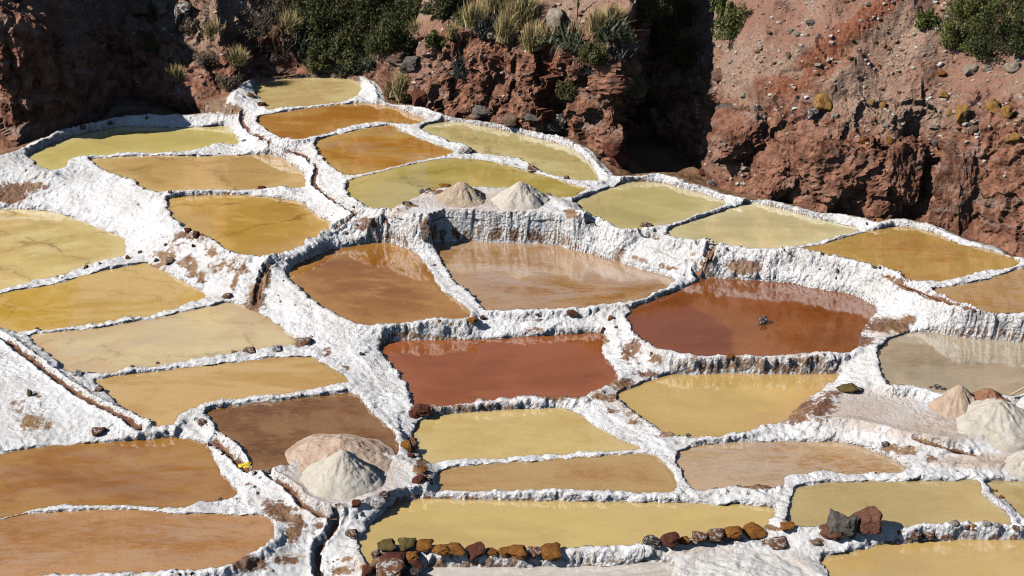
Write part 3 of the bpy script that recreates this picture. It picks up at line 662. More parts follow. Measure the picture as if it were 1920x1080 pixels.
# ------------------------------------------------------------------ the rocky hillside behind the ponds
# foot of the slope along the pans: (px, py, z, plan offset back in m, steep height, steep run, then rise per metre)
FOOT = [(-1500,120,1.0,.0,7.5,.8,.2),(-735,172,1.0,.0,7.5,.6,.2),(-420,220,1.0,.0,7.5,.6,.2),(-251,246,1.0,.0,7.3,.6,.2),(-210,254,.95,.0,6.0,.6,.3),(-150,260,.93,.0,4.0,.5,.3),(-60,273,.93,.9,2.8,.0,.25),
 (10,290,.95,.9,3.2,-.35,.2),(60,272,.98,.6,3.0,-.35,.2),(110,252,1.0,.3,2.4,-.3,.25),(160,237,1.0,.7,1.5,-.1,.4),(195,228,1.0,1.6,1.3,.6,.65),(220,221,1.0,2.3,.8,.8,.66),
 (270,216,1.02,1.9,.7,.8,.72),(330,215,1.03,1.2,.6,.7,.78),(400,209,1.08,.5,.5,.6,.8),(440,185,1.3,.25,.4,.4,1.0),(500,142,1.40,.25,.3,.4,.85),(600,137,1.44,.2,.25,.4,.72),(690,150,1.42,.3,.35,.5,.55),
 (730,190,1.38,.2,.5,.6,.55),(775,199,1.36,.05,1.2,.5,.42),(830,214,1.34,.02,1.75,.5,.36),(900,227,1.32,.05,2.0,.5,.34),(980,243,1.30,.0,2.1,.5,.34),(1050,259,1.28,.05,2.2,.45,.36),(1100,283,1.26,.05,2.6,.45,.38),
 (1135,312,1.25,.15,2.9,.5,.42),(1150,329,1.22,1.0,2.9,.7,.45),(1175,331,1.18,2.6,2.6,.9,.5),(1215,330,1.12,3.4,1.6,1.0,.62),(1250,330,1.10,2.9,1.2,.9,.72),(1290,343,1.10,1.9,1.0,.7,.80),
 (1330,356,1.12,.9,1.1,.6,.82),(1390,372,1.12,.5,1.2,.7,.80),(1450,378,1.12,.25,1.5,.8,.80),(1520,396,1.12,.1,1.7,.8,.80),(1590,406,1.10,.1,1.8,.8,.80),(1660,417,1.08,.12,1.8,.8,.82),(1705,417,1.06,.45,2.1,.6,.9),(1745,423,1.05,.45,2.2,.6,.9),
 (1790,443,1.04,.10,2.2,.85,.86),(1850,462,1.02,.05,2.3,.9,.86),(1920,488,1.0,.05,2.4,.9,.86),(2050,510,.98,.1,3.0,.6,.9),(2300,575,.9,.2,3.0,.6,.9),(2600,660,.8,.3,3.0,.6,.9)]
F3 = np.array([[*unproj(x, y, z)[:2], z] for x, y, z, *_ in FOOT]); FP = np.array([f[3:] for f in FOOT])
Fc = catmull(np.hstack([F3, FP]), 12, False)
seg = np.linalg.norm(np.diff(Fc[:, :2], axis=0), axis=1); arc = np.concatenate([[0], np.cumsum(seg)])
NU = int(arc[-1]/.042); su = np.linspace(0, arc[-1], NU)
Fu = np.stack([np.interp(su, arc, Fc[:, i]) for i in range(7)], 1)
tang = np.gradient(Fu[:, :2], axis=0); nrm = np.stack([-tang[:, 1], tang[:, 0]], 1); nrm /= np.linalg.norm(nrm, axis=1)[:, None]
back = .35*nrm + np.array([.0, .65]); back /= np.linalg.norm(back, axis=1)[:, None]
kk = np.exp(-.5*(np.arange(-30, 31)/12.)**2); kk /= kk.sum()
back = np.stack([np.convolve(np.pad(back[:, i], 30, mode='edge'), kk, 'valid') for i in range(2)], 1)
vs = np.concatenate([np.linspace(-.5, 0, 8)[:-1], np.linspace(0, 3.2, 78), 3.2+np.cumsum(np.linspace(.042, .2, 105))]); NV = len(vs)
U2, V2 = np.meshgrid(np.arange(NU), vs, indexing='ij')
off, h1, r1, s2 = (Fu[:, i][:, None] for i in (3, 4, 5, 6))
L1 = np.sqrt(h1**2+r1**2)
tA = np.clip(V2/L1, None, 1); rest = np.maximum(0, V2-L1); runs = rest/np.sqrt(1+s2**2)
run = np.where(V2 < 0, 0, tA*r1) + runs + off
rise = tA*h1 + s2*np.minimum(runs, 9) + .25*s2*np.maximum(0, runs-9)
CX = Fu[:, 0][:, None] + back[:, 0][:, None]*run; CY = Fu[:, 1][:, None] + back[:, 1][:, None]*run; CZ = Fu[:, 2][:, None] + rise
C = np.dstack([CX, CY, CZ])
def smooth_grid(A, n):
    for _ in range(n):
        q = np.pad(A, ((1, 1), (1, 1), (0, 0)), mode='edge')
        A = .2*(q[:-2, 1:-1]+q[2:, 1:-1]+q[1:-1, :-2]+q[1:-1, 2:]+q[1:-1, 1:-1])
    return A
C = smooth_grid(C, 10)
CN = smooth_grid(-grid_normals(C), 30); CN /= np.linalg.norm(CN, axis=2, keepdims=True)
if CN[..., 2].mean() < 0: CN = -CN
x, y, z = C[..., 0], C[..., 1], C[..., 2]
rocky = sstep(1.15, .2, V2-L1)                                   # the steep foot is rock, the slope above is scree
lft = sstep(-7.2, -8.4, x); rocky = np.maximum(rocky, lft*.9)*(1-.45*lft)
mid_l = sstep(-8.6, -7.2, x)*sstep(-4.4, -5.6, x); rocky = np.maximum(rocky, mid_l*.65)*(1-.30*sstep(3.4, 5.0, x))
def facets(x, y, z, sc, tilt=.5):
    """angular rock: every cell of a jittered lattice is a tilted plate at its own depth"""
    px_, py_, pz_ = x/sc, y/sc, z/sc
    bx_, by_, bz_ = (np.floor(q).astype(np.int64) for q in (px_, py_, pz_))
    best = np.full(x.shape, 9.); out = np.zeros(x.shape)
    for i in (-1, 0, 1):
        for j in (-1, 0, 1):
            for k in (-1, 0, 1):
                h = _perm[_perm[_perm[(bx_+i) & 255] + ((by_+j) & 255)] + ((bz_+k) & 255)]
                jx, jy, jz = bx_+i+.5+.42*_g[h, 0], by_+j+.5+.42*_g[h, 1], bz_+k+.5+.42*_g[h, 2]
                ddx, ddy, ddz = px_-jx, py_-jy, pz_-jz
                q = ddx**2+ddy**2+ddz**2
                m = q < best
                h2 = _perm[h+7]
                val = (h2/255.-.5) + tilt*(_g[h2, 0]*ddx + _g[h2, 1]*ddy + 1.3*_g[h2, 2]*ddz)
                out = np.where(m, val, out); best = np.where(m, q, best)
    return out*sc
wx, wy, wz = (.16*perlin(x/.5+q, y/.5, z/.5) for q in (0., 21., 43.))
rgt = sstep(3.4, 5.0, x)
prof = (1-.42*rgt)*.46*facets(x+wx*2, y+wy*2, (z+wz*2)*.8, 1.25) + .40*facets(x+wx, y+wy, z+wz, .52) + .12*fbm(x/.7, y/.7, z/1.5, 4, ridged=True) + .06*fbm(x/.25, y/.25, z/.3, 4) + .34*facets(x+.4*wx, y+.4*wy, z+.4*wz, .22) \
     + .22*perlin(x/2.6, y/2.6, z/2.2+4) + .035*fbm(x/.16, y/.16, z/.16, 3, ridged=True) - .22*(1-.75*rgt)*sstep(.62, .95, 1-np.abs(perlin(x/1.3, y/1.3, z/2.6+9)))
gent = .30*facets(x+wx, y+wy, z+wz, .30, .3)*sstep(-.1,.5,perlin(x/1.7, y/1.7, z/1.7+3)) + .16*perlin(x/2.2, y/2.2, z/2.2+7) + .05*fbm(x/.55, y/.55, z/.55, 5) + .03*fbm(x/.3, y/.3, z/.3, 3, billow=True) + .16*fbm(x/3.2, y/3.2, z/1.6+2, 2, ridged=True)*.6
d = rocky*prof*sstep(-.5, .7, V2)*1.0 + (1-rocky)*gent
ledge = .16*np.sign(np.sin(z*4.2+1.8*perlin(x/1.4, y/1.4, z/1.4)))*np.abs(np.sin(z*4.2+1.8*perlin(x/1.4, y/1.4, z/1.4)))**.5
d = d + rocky*ledge*.2*sstep(0, .5, V2)
cu0, cv0 = project(x, y, z)
def spine(ax, ay, bx, by, w, h):
    """an erosion rib running down the slope between two points of it"""
    ex, ey = bx-ax, by-ay; L = math.hypot(ex, ey); tt = ((cu0-ax)*ex+(cv0-ay)*ey)/L/L; dd = ((cu0-ax)*ey-(cv0-ay)*ex)/L
    dd = dd + 14*perlin(x/.8, y/.8, z/.8)
    return h*sstep(-.1, .1, tt)*sstep(1.15, .85, tt)*np.where(dd > 0, np.exp(-(dd/w)**2), np.exp(-(dd/(w*.45))**2))
d = d + spine(1720, -40, 1520, 130, 55, .55) + spine(1530, 120, 1420, 190, 50, .45) + spine(1800, 0, 1700, 150, 40, .25) + spine(1450, 0, 1370, 150, 40, .2) + spine(1620, 120, 1560, 190, 30, .25)
C = C + CN*d[..., None]
idx = np.arange(NU*NV).reshape(NU, NV)
CF = np.stack([idx[:-1, :-1], idx[1:, :-1], idx[1:, 1:], idx[:-1, 1:]], -1).reshape(-1, 4)
CV = C.reshape(-1, 3)
cu, cv = project(CV[:, 0], CV[:, 1], CV[:, 2])
red = np.zeros(len(CV)); scree = sstep(.2, 1.1, (V2-L1)).ravel()*.75
def cblob(arr, px, py, rx, ry, amt, rot=0.):
    c, s = math.cos(rot), math.sin(rot); du, dv = cu-px, cv-py
    q = ((du*c+dv*s)/rx)**2 + ((-du*s+dv*c)/ry)**2
    arr[:] = np.maximum(arr, amt*np.exp(-q*.8))
for b in [(1590,60,150,26,1.,-.62),(1545,110,60,40,.9,-.6),(1480,160,80,26,.8),(1640,20,60,18,.9,-.6),(1030,130,40,70,.7),(770,190,30,20,.9),(1020,200,20,60,.8),(1160,200,26,70,.7),(1330,270,60,60,.4),(110,45,50,50,.5),(420,195,40,10,.6),(700,250,0.1,.1,0)]:
    cblob(red, *b)
for b in [(1420,80,100,90,1.,-.6),(1700,170,200,90,.9),(1560,250,160,60,.45),(330,110,90,90,.45),(1300,320,70,20,.5),(780,110,70,50,.9),(1430,190,60,30,.6),(1800,300,40,60,.3)]:
    cblob(scree, *b)
cme = mesh_np('hillside', CV, CF, EARTH, False); attr(cme, 'red', red); attr(cme, 'scree', scree)
tag(link('hillside', cme), kind='structure')
# wide ground under and round everything
t = NT('far_earth'); n_ = t.noise(.3, 6)
GM = t.done(t.mix(t.ramp(n_, .35, .65), (.16, .09, .06), (.30, .21, .16)), .95, t.bump(n_, .3))
gv = [(-600,-400,-1.2),(600,-400,-1.2),(600,800,-1.2),(-600,800,-1.2)]
tag(link('terrain', mesh_np('terrain', gv, np.array([[0,1,2,3]]), GM)), kind='structure')

bvh = BVHTree.FromPolygons([tuple(v) for v in CV.tolist()], CF.tolist())
def chit(px, py):
    """world point and normal on the hillside seen at a picture point"""
    dd = Vector(ray(px, py)).normalized()
    loc, n, _, _ = bvh.ray_cast(Vector((0, 0, CAM_Z)), dd)
    if loc is None: return None, None
    if n.dot(dd) > 0: n = -n
    return loc, n

# ------------------------------------------------------------------ stones
def stone_mat(name, c1, c2, c3, salt=0.):
    t = NT(name); co = t.objco()
    a = t.noise(3.2, 6, .65, .3, co=co); b = t.noise(11, 5, .7, co=co)
    col = t.mix(t.ramp(a, .35, .65), s2l(c1), s2l(c2)); col = t.mix(t.ramp(b, .55, .72, 0, .7), col, s2l(c3))
    if salt: col = t.mix(t.ramp(t.noise(2.3, 5, .7, co=co, off=3), .62-salt*.25, .70-salt*.2), col, (.74, .72, .69))
    return t.done(col, .85, t.bump(b, .08, .8, t.bump(a, .12, .7)), .25)
SM = dict(ochre=stone_mat('ochre_stone', (150,92,42), (186,128,58), (112,62,36)), red=stone_mat('red_stone', (96,54,42), (132,78,60), (70,40,34)), earthy=stone_mat('earthy_stone', (122,94,78), (158,128,108), (84,60,50)), grey=stone_mat('grey_stone', (104,96,90), (142,132,124), (66,60,56)),
          dark=stone_mat('dark_stone', (64,52,46), (94,80,70), (44,36,33), .5), brown=stone_mat('brown_stone', (112,74,50), (150,104,72), (78,50,38), .5), olive=stone_mat('olive_stone', (106,90,50), (140,120,72), (82,62,42)),
          pitted=stone_mat('pitted_stone', (104,97,90), (138,130,120), (48,44,42)), russet=stone_mat('russet_stone', (124,80,62), (150,104,84), (84,52,42)), salted=stone_mat('salted_stone', (98,84,74), (136,116,98), (66,56,50), .8), pale=stone_mat('pale_stone', (168,150,130), (198,184,166), (128,110,96)), yellow=stone_mat('yellow_stone', (176,124,62), (206,160,96), (140,92,50)))
def rock_mesh(name, seed, sub=3, cuts=9, rough=.2):
    r = np.random.default_rng(seed)
    bm = bmesh.new(); bmesh.ops.create_icosphere(bm, subdivisions=sub, radius=1)
    V = np.array([v.co[:] for v in bm.verts]); V = V/((np.abs(V)**4).sum(1)**.25)[:, None]; F = np.array([[v.index for v in f.verts] for f in bm.faces]); bm.free()
    for _ in range(cuts):
        n = r.normal(size=3); n /= np.linalg.norm(n); c = r.uniform(.62, .95)
        V = V - np.maximum(0, V@n-c)[:, None]*n*.94
    o = seed*3.3
    V *= (1 + rough*fbm(V[:, 0]*1.6+o, V[:, 1]*1.6, V[:, 2]*1.6, 4))[:, None]
    return V/np.abs(V).max(0), F
ROCKS = [rock_mesh('rock', 100+i) for i in range(8)]
PEBB = [rock_mesh('pebble', 200+i, 1, 4, .1) for i in range(6)]
_cache = {}
def rock_data(i, mat, pebble=False):
    key = (i, mat, pebble)
    if key not in _cache:
        V, F = (PEBB if pebble else ROCKS)[i]
        me = mesh_np('stone', V, F, SM[mat], False)
        _cache[key] = me
    return _cache[key]
def scale_at(p):  # metres per photograph pixel at a point
    return (p[1]*CP - (p[2]-CAM_Z)*SP)/FPX
def put_rock(name, p, size, mat, seed, label=None, cat=None, group=None, tilt=.35, sink=.25, parent=None, rot=None):
    r = random.Random(seed)
    o = link(name, rock_data(seed % 8, mat), parent)
    o.scale = size; o.location = (p[0], p[1], p[2] + size[2]*(1-2*sink))
    o.rotation_euler = (r.uniform(-tilt, tilt), r.uniform(-tilt, tilt), r.uniform(0, 6.28) if rot is None else rot)
    if label: tag(o, label, cat or 'stone', group)
    return o
def stone_px(px, py, wpx, hpx, mat, label, seed, name='stone', group=None, cat='stone', sink=.2, hill=False, depth=1.0, rot=0., crest=False):
    """stone whose base middle stands at a picture point; width and height in pixels"""
    if hill:
        p, n = chit(px, py)
        if p is None: return None
        p = np.array(p)
    else:
        p = hit(px, py); i_, j_ = int((p[1]-Y0)/GS), int((p[0]-X0)/GS)
        if D1[i_, j_] < -.03: p = unproj(px, py, PZ[I1[i_, j_]]-.01)
    if crest:
        yy = p[1] + np.linspace(-.05, .32, 30); hh = hgt(p[0], yy); k = int(np.argmax(hh)); p = np.array([p[0], yy[k], hh[k]])
    s = scale_at(p); w = wpx*s/2; h = hpx*s/2*1.05
    return put_rock(name, p, (w, w*depth*.9, h), mat, seed, label, cat, group, .18, sink, rot=rot + random.Random(seed).uniform(-.25, .25))

# row of ochre stones on the edge of the front pond, left to right
ROW = [(728,1034,36,28,'olive','moss green stone at the left end of the ochre row'),(764,1036,36,30,'olive','dark olive stone second in the ochre row'),(798,1034,34,22,'ochre','flat ochre stone right of the dark olive stone'),
 (829,1036,32,26,'ochre','bright ochre stone beside a flat one in the row'),(858,1040,38,22,'ochre','wide ochre stone fifth along the row'),(894,1038,34,20,'red','reddish brown stone amid the ochre row'),(922,1036,24,14,'ochre','small low ochre stone in the row'),
 (944,1038,22,20,'ochre','small rust stone left of the tallest ochre stone'),(972,1038,40,26,'ochre','tallest ochre stone of the row'),(1005,1038,30,20,'brown','brown stone right of the tallest ochre stone'),(1035,1037,42,22,'ochre','long ochre stone ending the left row')]
for i, (x, y, w, h, m, lab) in enumerate(ROW): stone_px(x, y, w*1.2, h*.78, m, lab, 10+i, crest=True, sink=.12, group='stones along the front pond edge')
ROW2 = [(1224,1026,34,20,'dark','flat slate grey stone left of the second row'),(1254,1028,36,28,'red','dark red stone beside the slate grey one'),(1284,1024,22,18,'ochre','small orange stone in the second row'),(1313,1026,36,28,'brown','square russet stone in the second row'),
 (1345,1026,34,24,'brown','lower russet stone in the second row'),(1377,1028,38,28,'ochre','big orange stone closing the second row'),(1416,998,44,18,'ochre','flat rust orange stone by the corner of the big yellow pond'),(1477,990,28,12,'ochre','little rust stone left of the rock pair')]
for i, (x, y, w, h, m, lab) in enumerate(ROW2): stone_px(x, y, w*1.16, h*.78, m, lab, 40+i, crest=True, sink=.12, group='stones along the front pond edge')
CORNER = [(740,1056,60,26,'red','broad reddish stone below the moss green stone'),(772,1050,36,24,'ochre','ochre stone wedged under the row end'),(780,1062,34,18,'red','red stone low under the row end'),(732,1084,66,36,'brown','rounded brown boulder at the bottom edge'),
 (774,1078,36,22,'grey','grey flat stone right of the rounded brown boulder'),(704,1044,20,18,'brown','small brown stone at the water corner'),(662,1004,30,16,'brown','flat brown stone on the bank left of the front pond'),(690,1076,30,22,'red','red stone left of the rounded brown boulder')]
for i, (x, y, w, h, m, lab) in enumerate(CORNER): stone_px(x, y, w, h, m, lab, 60+i, group='stones heaped at the front corner')
# the pair of dark rocks
def big_rock(px, py, w, h, mat, lab, seed, d=.9, sink=.12):
    p = hit(px, py); s = scale_at(p)
    V, F = rock_mesh('rock', seed, 4, 16, .16)
    o = link('rock', mesh_np('rock', V, F, SM[mat], False)); o.scale = (w*s/2, w*s/2*d, h*s/2*1.1); o.location = (p[0], p[1], p[2]+h*s/2*(1-2*sink)*1.05)
    tag(o, lab, 'rock', 'pair of dark rocks'); return o
big_rock(1571,1000,54,52,'pitted','dark grey pitted rock, left one of the pair on the front bank',301)
big_rock(1620,997,60,54,'russet','dark reddish brown rock, right one of the pair on the front bank',302)
big_rock(1592,1003,38,44,'pitted','small grey rock squeezed between the pair on the front bank',303)
big_rock(1562,1006,54,28,'russet','low reddish rock under the dark grey one on the front bank',304)
ONE = [(1432,607,17,16,'dark','lone dark stone standing in the reddish pond',0),(873,284,38,24,'salted','grey salted boulder on the bank beside the orange pond',0),(1000,318,30,18,'brown','brown stone on the bank under the outcrop pond',0),(1062,334,18,10,'brown','small brown stone right along the outcrop pond bank',0),
 (1212,424,36,18,'brown','dark brown stone on the bank tip below the khaki pond',0),(762,382,26,12,'dark','slate stone left of the far salt piles',0),(800,360,40,14,'dark','dark rubble stone behind the left far pile',0),(834,350,34,14,'ochre','rusty stone behind the left far pile',0),
 (800,444,26,22,'grey','grey block on the central wall between two ponds',0),(427,556,26,18,'brown','rusty round stone where the thin bank meets the slope',0),(240,484,16,12,'ochre','ochre stone on the bank at the left yellow ponds',0),(161,503,15,14,'ochre','small ochre stone on the bank near the left edge',0),
 (188,495,10,10,'brown','tiny brown stone on the left bank',0),(262,474,14,12,'dark','dark stone near the top of the left bank',0),(470,659,38,20,'brown','brown lump on the bank below the cream pond',0),(440,662,22,10,'brown','flat brown stone left of the brown lump',0),(520,655,30,18,'salted','salt coated stone right of the brown lump',0),
 (575,642,34,26,'brown','rusty clod at the slope foot right of the cream pond',0),(297,682,16,8,'brown','small brown stone on the cream pond bank',0),(247,689,14,9,'brown','brown pebble on the cream pond bank',0),(145,703,34,22,'salted','dark salted stone on the corner of the cream pond',0),
 (490,353,22,12,'red','dark red clod between the cracked tan pond and golden pond',0),(320,361,16,10,'dark','dark stone at the corner of the golden pond',0),(352,432,20,12,'red','dark red stone on the golden pond rim',0),(368,440,20,18,'red','red stone low on the golden pond rim',0),(311,460,12,12,'red','red pebble in the white slope',0),(363,462,12,12,'red','red pebble on the slope below the golden pond',0),
 (318,492,24,16,'brown','pinkish stone in the slope by the left bank end',0),(293,490,16,18,'brown','brown stone at the head of the left bank',0),(885,601,24,14,'ochre','ochre stone on the wall where three ponds meet',0),(905,596,18,12,'red','red stone on the wall where three ponds meet',0),(823,604,14,12,'ochre','ochre stone set in the lumpy wall',0),
 (846,608,12,9,'ochre','small ochre stone in the lumpy wall face',0),(1007,590,14,8,'brown','brown chip in the lumpy wall face',0),(1075,588,34,14,'red','dull red stone in the lumpy wall top',0),(1145,598,18,14,'ochre','orange stone on the corner above the central red pond',0),(1131,622,16,26,'red','dark red block at the end of the lumpy wall',0),
 (1368,668,22,10,'ochre','ochre stone on the wall top under the red pond',0),(1590,728,56,18,'olive','mossy ochre slab at the yellow pond corner',0),(1610,731,24,12,'dark','dark grey stone beside the mossy ochre slab',0),(1640,502,14,10,'dark','dark stone on the rim of the orange cliff foot pond',0),(1650,502,10,8,'dark','darker pebble next to the rim stone',0),
 (1550,390,26,12,'yellow','yellow stone on the outer bank under red boulders',0),(1650,415,20,9,'yellow','small yellow stone at the bank notch',0),(790,770,50,28,'red','dark red lump at the bank corner of the middle yellow pond',0),(776,778,30,30,'red','dark clod left of the red lump',0),(764,838,34,30,'ochre','rusty ochre stone on the bank above the piles',0),
 (770,856,24,14,'red','red stone below the rusty ochre stone',0),(793,882,22,16,'ochre','ochre clod right of the front piles',0),(785,902,36,28,'red','dark rubble heap right of the front piles',0),(806,905,22,26,'dark','dark clod next to the brown strip pond',0),(668,947,26,18,'red','dark red stone in front of the cream pile',0),
 (720,927,34,16,'brown','flat russet stone right of the cream pile foot',0),(705,950,34,18,'salted','bluish salted block on the front pond rim',0),(1290,817,16,12,'dark','dark clod on the tip below the yellow pond',0),(184,811,46,24,'brown','flat brown rock with shadow on the left slope',0),(57,742,18,36,'olive','ochre stained stone in the left white slope',0),
 (415,762,18,10,'brown','brown stone beside the dark brown pond corner',0),(382,793,30,12,'brown','brown slab on the bank at the dark pond',0),(185,733,24,16,'brown','brown salted stone at the tan pond corner',0),(412,936,18,9,'brown','flat tan stone on the amber pond bank',0),(500,886,26,12,'brown','flat stone bridging the channel by the piles',0),(506,882,18,9,'pale','white rounded stone above the channel',0),
 (480,868-150,1,1,'dark',None,0),(478,914,12,11,'grey','grey stone on the white slope left of channel',0),(417,852,10,10,'grey','small grey stone on the channel bank',0),(1760,727,26,10,'dark','row of dark pebble first at the salt yard edge',0),(1768,731,18,10,'dark','round dark stone behind the pinkish pile',0),(1745,727,14,8,'dark','dark pebble left of the round dark stone',0),
 (1715,1003,32,22,'brown','brown stone in the front bank right of the rock pair',0),(1740,1005,32,20,'brown','wide brown stone next along the front bank',0),(1685,1000,16,14,'ochre','ochre stone right after the rocks shadow',0),(1790,982,22,18,'pale','white rounded stone on the front bank top',0),(1812,990,18,18,'brown','rusty stone after the white rounded stone',0),
 (1826,992,18,24,'yellow','upright yellow stone on the front bank',0),(1850,984,24,12,'salted','salted stone near the right end of the front bank',0),(1870,986,22,13,'salted','salted flat stone on the front bank right end',0),(1905,990,26,14,'brown','brown stone at the right end of the front bank',0),(1877,934,16,16,'ochre','ochre stone on the thin slanting bank',0),
 (1868,922,10,10,'ochre','little ochre stone up the slanting bank',0),(1460,1018,56,18,'brown','flat reddish slab in the bank under the corner',0),(1530,1018,26,10,'brown','red chip in the white bank by the rock pair',0),(677,665,12,12,'dark','dark stone in the white slope beside the red pond',0),(1660,835,20,12,'dark','dark clod in the slope right of the mottled pond',0),
 (470,180,22,16,'ochre','ochre stained lump beside the topmost pond',0),(490,196,24,12,'red','reddish clod at the topmost pond edge',0),(205,231,20,10,'brown','brown stone on the shaded left outer bank',0),(155,240,22,12,'brown','dark brown stone on the left outer bank',0),(95,262,18,10,'brown','brown stone low on the left outer bank',0),(275,222,10,12,'ochre','ochre stone on the outer bank under the cliff',0)]
for i, (x, y, w, h, m, lab, _) in enumerate(ONE):
    if lab: stone_px(x, y, w*((.64 if w < 19 else .8) if i else 1.1), h*(.74 if i else 1.2), m, lab, 500+i, sink=.4 if i else .1)
# embedded little stones, each a part of its bank
r = random.Random(3)
n_small = 0
for _ in range(6000):
    if n_small >= 110: break
    i, j = r.randrange(5, NY-5), r.randrange(5, NX-5)
    if not (.05 < D1[i, j] < .5) or OUT[i, j] or YD[i, j] < .1: continue
    pu, pv = project(XX[i, j], YY[i, j], H[i, j])
    if not (-20 < pu < 1940 and 0 < pv < 1090): continue
    if perlin(XX[i, j]/1.6, YY[i, j]/1.6, 60.) < .05: continue
    x, y, z = XX[i, j], YY[i, j], H[i, j]
    sz = r.uniform(.015, .042); b = bank_at(x, y)
    o = link('stone', rock_data(r.randrange(6), r.choice(['salted', 'salted', 'salted', 'brown', 'grey', 'brown', 'ochre']), True), b)
    o.scale = (sz*r.uniform(.8, 1.4), sz*r.uniform(.8, 1.3), sz*r.uniform(.6, 1.0)); o.location = (x, y, z-.25*sz); o.rotation_euler = (r.uniform(0, 6), r.uniform(0, 6), r.uniform(0, 6)); n_small += 1

# ------------------------------------------------------------------ salt piles
def pile_mat(name, c1, c2):
    t = NT(name); co = t.objco(); a = t.noise(3, 5, .6, co=co); b = t.noise(38, 4, .75, co=co); g = t.noise(90, 3, .8, co=co)
    col = t.mix(t.ramp(a, .3, .7), s2l(c1), s2l(c2)); col = t.mix(t.ramp(b, .52, .68, 0, .5), col, s2l(tuple(v*.74 for v in c1)))
    return t.done(col, .9, t.bump(g, .015, .9, t.bump(b, .03, .8)), .15)
PM = dict(cream=pile_mat('cream_salt', (212,200,182), (226,217,203)), pink=pile_mat('pinkish_salt', (198,168,144), (222,198,176)), tan=pile_mat('tan_salt', (184,162,136), (206,188,164)), brown=pile_mat('brown_salt', (158,112,84), (182,138,108)), white=pile_mat('white_salt', (226,222,214), (236,232,226)))
def salt_pile(px, py, wpx, hpx, mat, lab, seed, elong=1.0, yscale=.9, zbase=None, skew=0., ridge=0.):
    p = hit(px, py); s = scale_at(p)
    R = wpx*s/2; hgt_ = hpx*s/.9
    nr, na = 60, 150; rr = np.linspace(0, 1.22, nr); aa = np.linspace(0, 2*np.pi, na, endpoint=False)
    Rm, A = np.meshgrid(rr, aa, indexing='ij')
    o = seed*5.1
    lobes = 1 + .18*perlin(np.cos(A)*1.3+o, np.sin(A)*1.3, o) + .05*perlin(np.cos(A)*3+o, np.sin(A)*3, o+9)
    X, Y = R*elong*Rm*np.cos(A)*lobes, R*yscale*Rm*np.sin(A)*lobes
    q = Rm
    prof = np.where(q < .16, 1-.16*.55-(.16-q)*.0 - (q/.16)**2*.06+.088, 0)
    Z = np.maximum(0, 1.02 - np.sqrt((q*1.02)**2 + .012))**1.06
    Z = np.where(q > .9, Z*np.clip((1.22-q)/.32, 0, 1) + 0, Z)
    if ridge: Z = Z*(1+ridge*np.cos(2*A)*(q*(1-q))*1.2)
    X = X + skew*R*(Z)
    n1 = fbm(X/.22+o, Y/.22, Z*hgt_/.22, 3); n2 = fbm(X/.09+o, Y/.09, Z*hgt_/.09, 2); n3 = perlin(X/.035+o, Y/.035, Z*hgt_/.035)
    Zm = Z*hgt_ + (.030*n1 + .012*n2 + .007*n3)*sstep(1.22, .8, q) - .25*sstep(1.0, 1.22, q)
    rill = perlin(A*5+o, q*1.5, o)*.02*sstep(.1, .5, q)*sstep(1.1, .8, q); Zm = Zm+rill
    V = np.stack([X, Y, Zm], -1).reshape(-1, 3); idx = np.arange(nr*na).reshape(nr, na)
    F = np.stack([idx[:-1], np.roll(idx[:-1], -1, 1), np.roll(idx[1:], -1, 1), idx[1:]], -1).reshape(-1, 4)[:, ::-1]
    ob = link('salt_pile', mesh_np('salt_pile', V, F, PM[mat]))
    ob.location = (p[0], p[1], p[2] - .01 if zbase is None else zbase); ob.rotation_euler.z = random.Random(seed).uniform(-.2, .2)
    tag(ob, lab, 'salt pile', 'harvested salt piles'); return ob
salt_pile(866,372,98,34,'tan','tan salt pile, left of the two at the far yard',1)
salt_pile(976,377,106,40,'cream','cream salt pile, right of the two at the far yard',2)
salt_pile(638,858,196,38,'pink','pinkish salt pile behind the cream one in front',3,skew=.05)
salt_pile(644,898,168,62,'cream','pointed cream salt pile beside the brown channel in front',4)
salt_pile(1793,762,104,46,'pink','small pinkish salt pile on the right yard',5)
salt_pile(1852,750,90,24,'brown','low brown salt heap behind the big cream pile on the right yard',6)
salt_pile(1868,790,176,46,'cream','broad cream salt pile with a stick on the right yard',7)
salt_pile(1944,766,104,46,'white','white salt pile cut by the right edge',8)
salt_pile(1930,868,100,26,'cream','pale salt pile low at the right edge',9)
salt_pile(1400,1085,280,13,'white','wide flat pale salt mound at the bottom edge',10)
# wooden stick of a rake stuck in the broad cream pile
t = NT('weathered_wood'); WOOD = t.done(t.mix(t.noise(6, 4, stretch=(1, 1, 9)), (.42, .32, .20), (.62, .50, .34)), .8)
a_, b_ = hit(1893,752), np.array(hit(1935,720)); a_[2] += .12; b_ = np.array([a_[0]+.62, a_[1]+.1, a_[2]+.34])
def tube(P0, P1, r0, r1, n=8):
    d = Vector(P1)-Vector(P0); q = d.to_track_quat('Z', 'Y'); V, F = [], []
    for P_c, r_ in ((P0, r0), (P1, r1)):
        for i in range(n): V.append(tuple(Vector(P_c)+q @ Vector((r_*math.cos(6.2832*i/n), r_*math.sin(6.2832*i/n), 0))))
    for i in range(n): F.append((i, (i+1) % n, n+(i+1) % n, n+i))
    return V, F
V, F = tube(a_, b_, .016, .02)
tag(link('wooden_handle', mesh_np('wooden_handle', V, F, WOOD)), 'pale wooden tool handle leaning on the cream pile at right', 'tool handle')
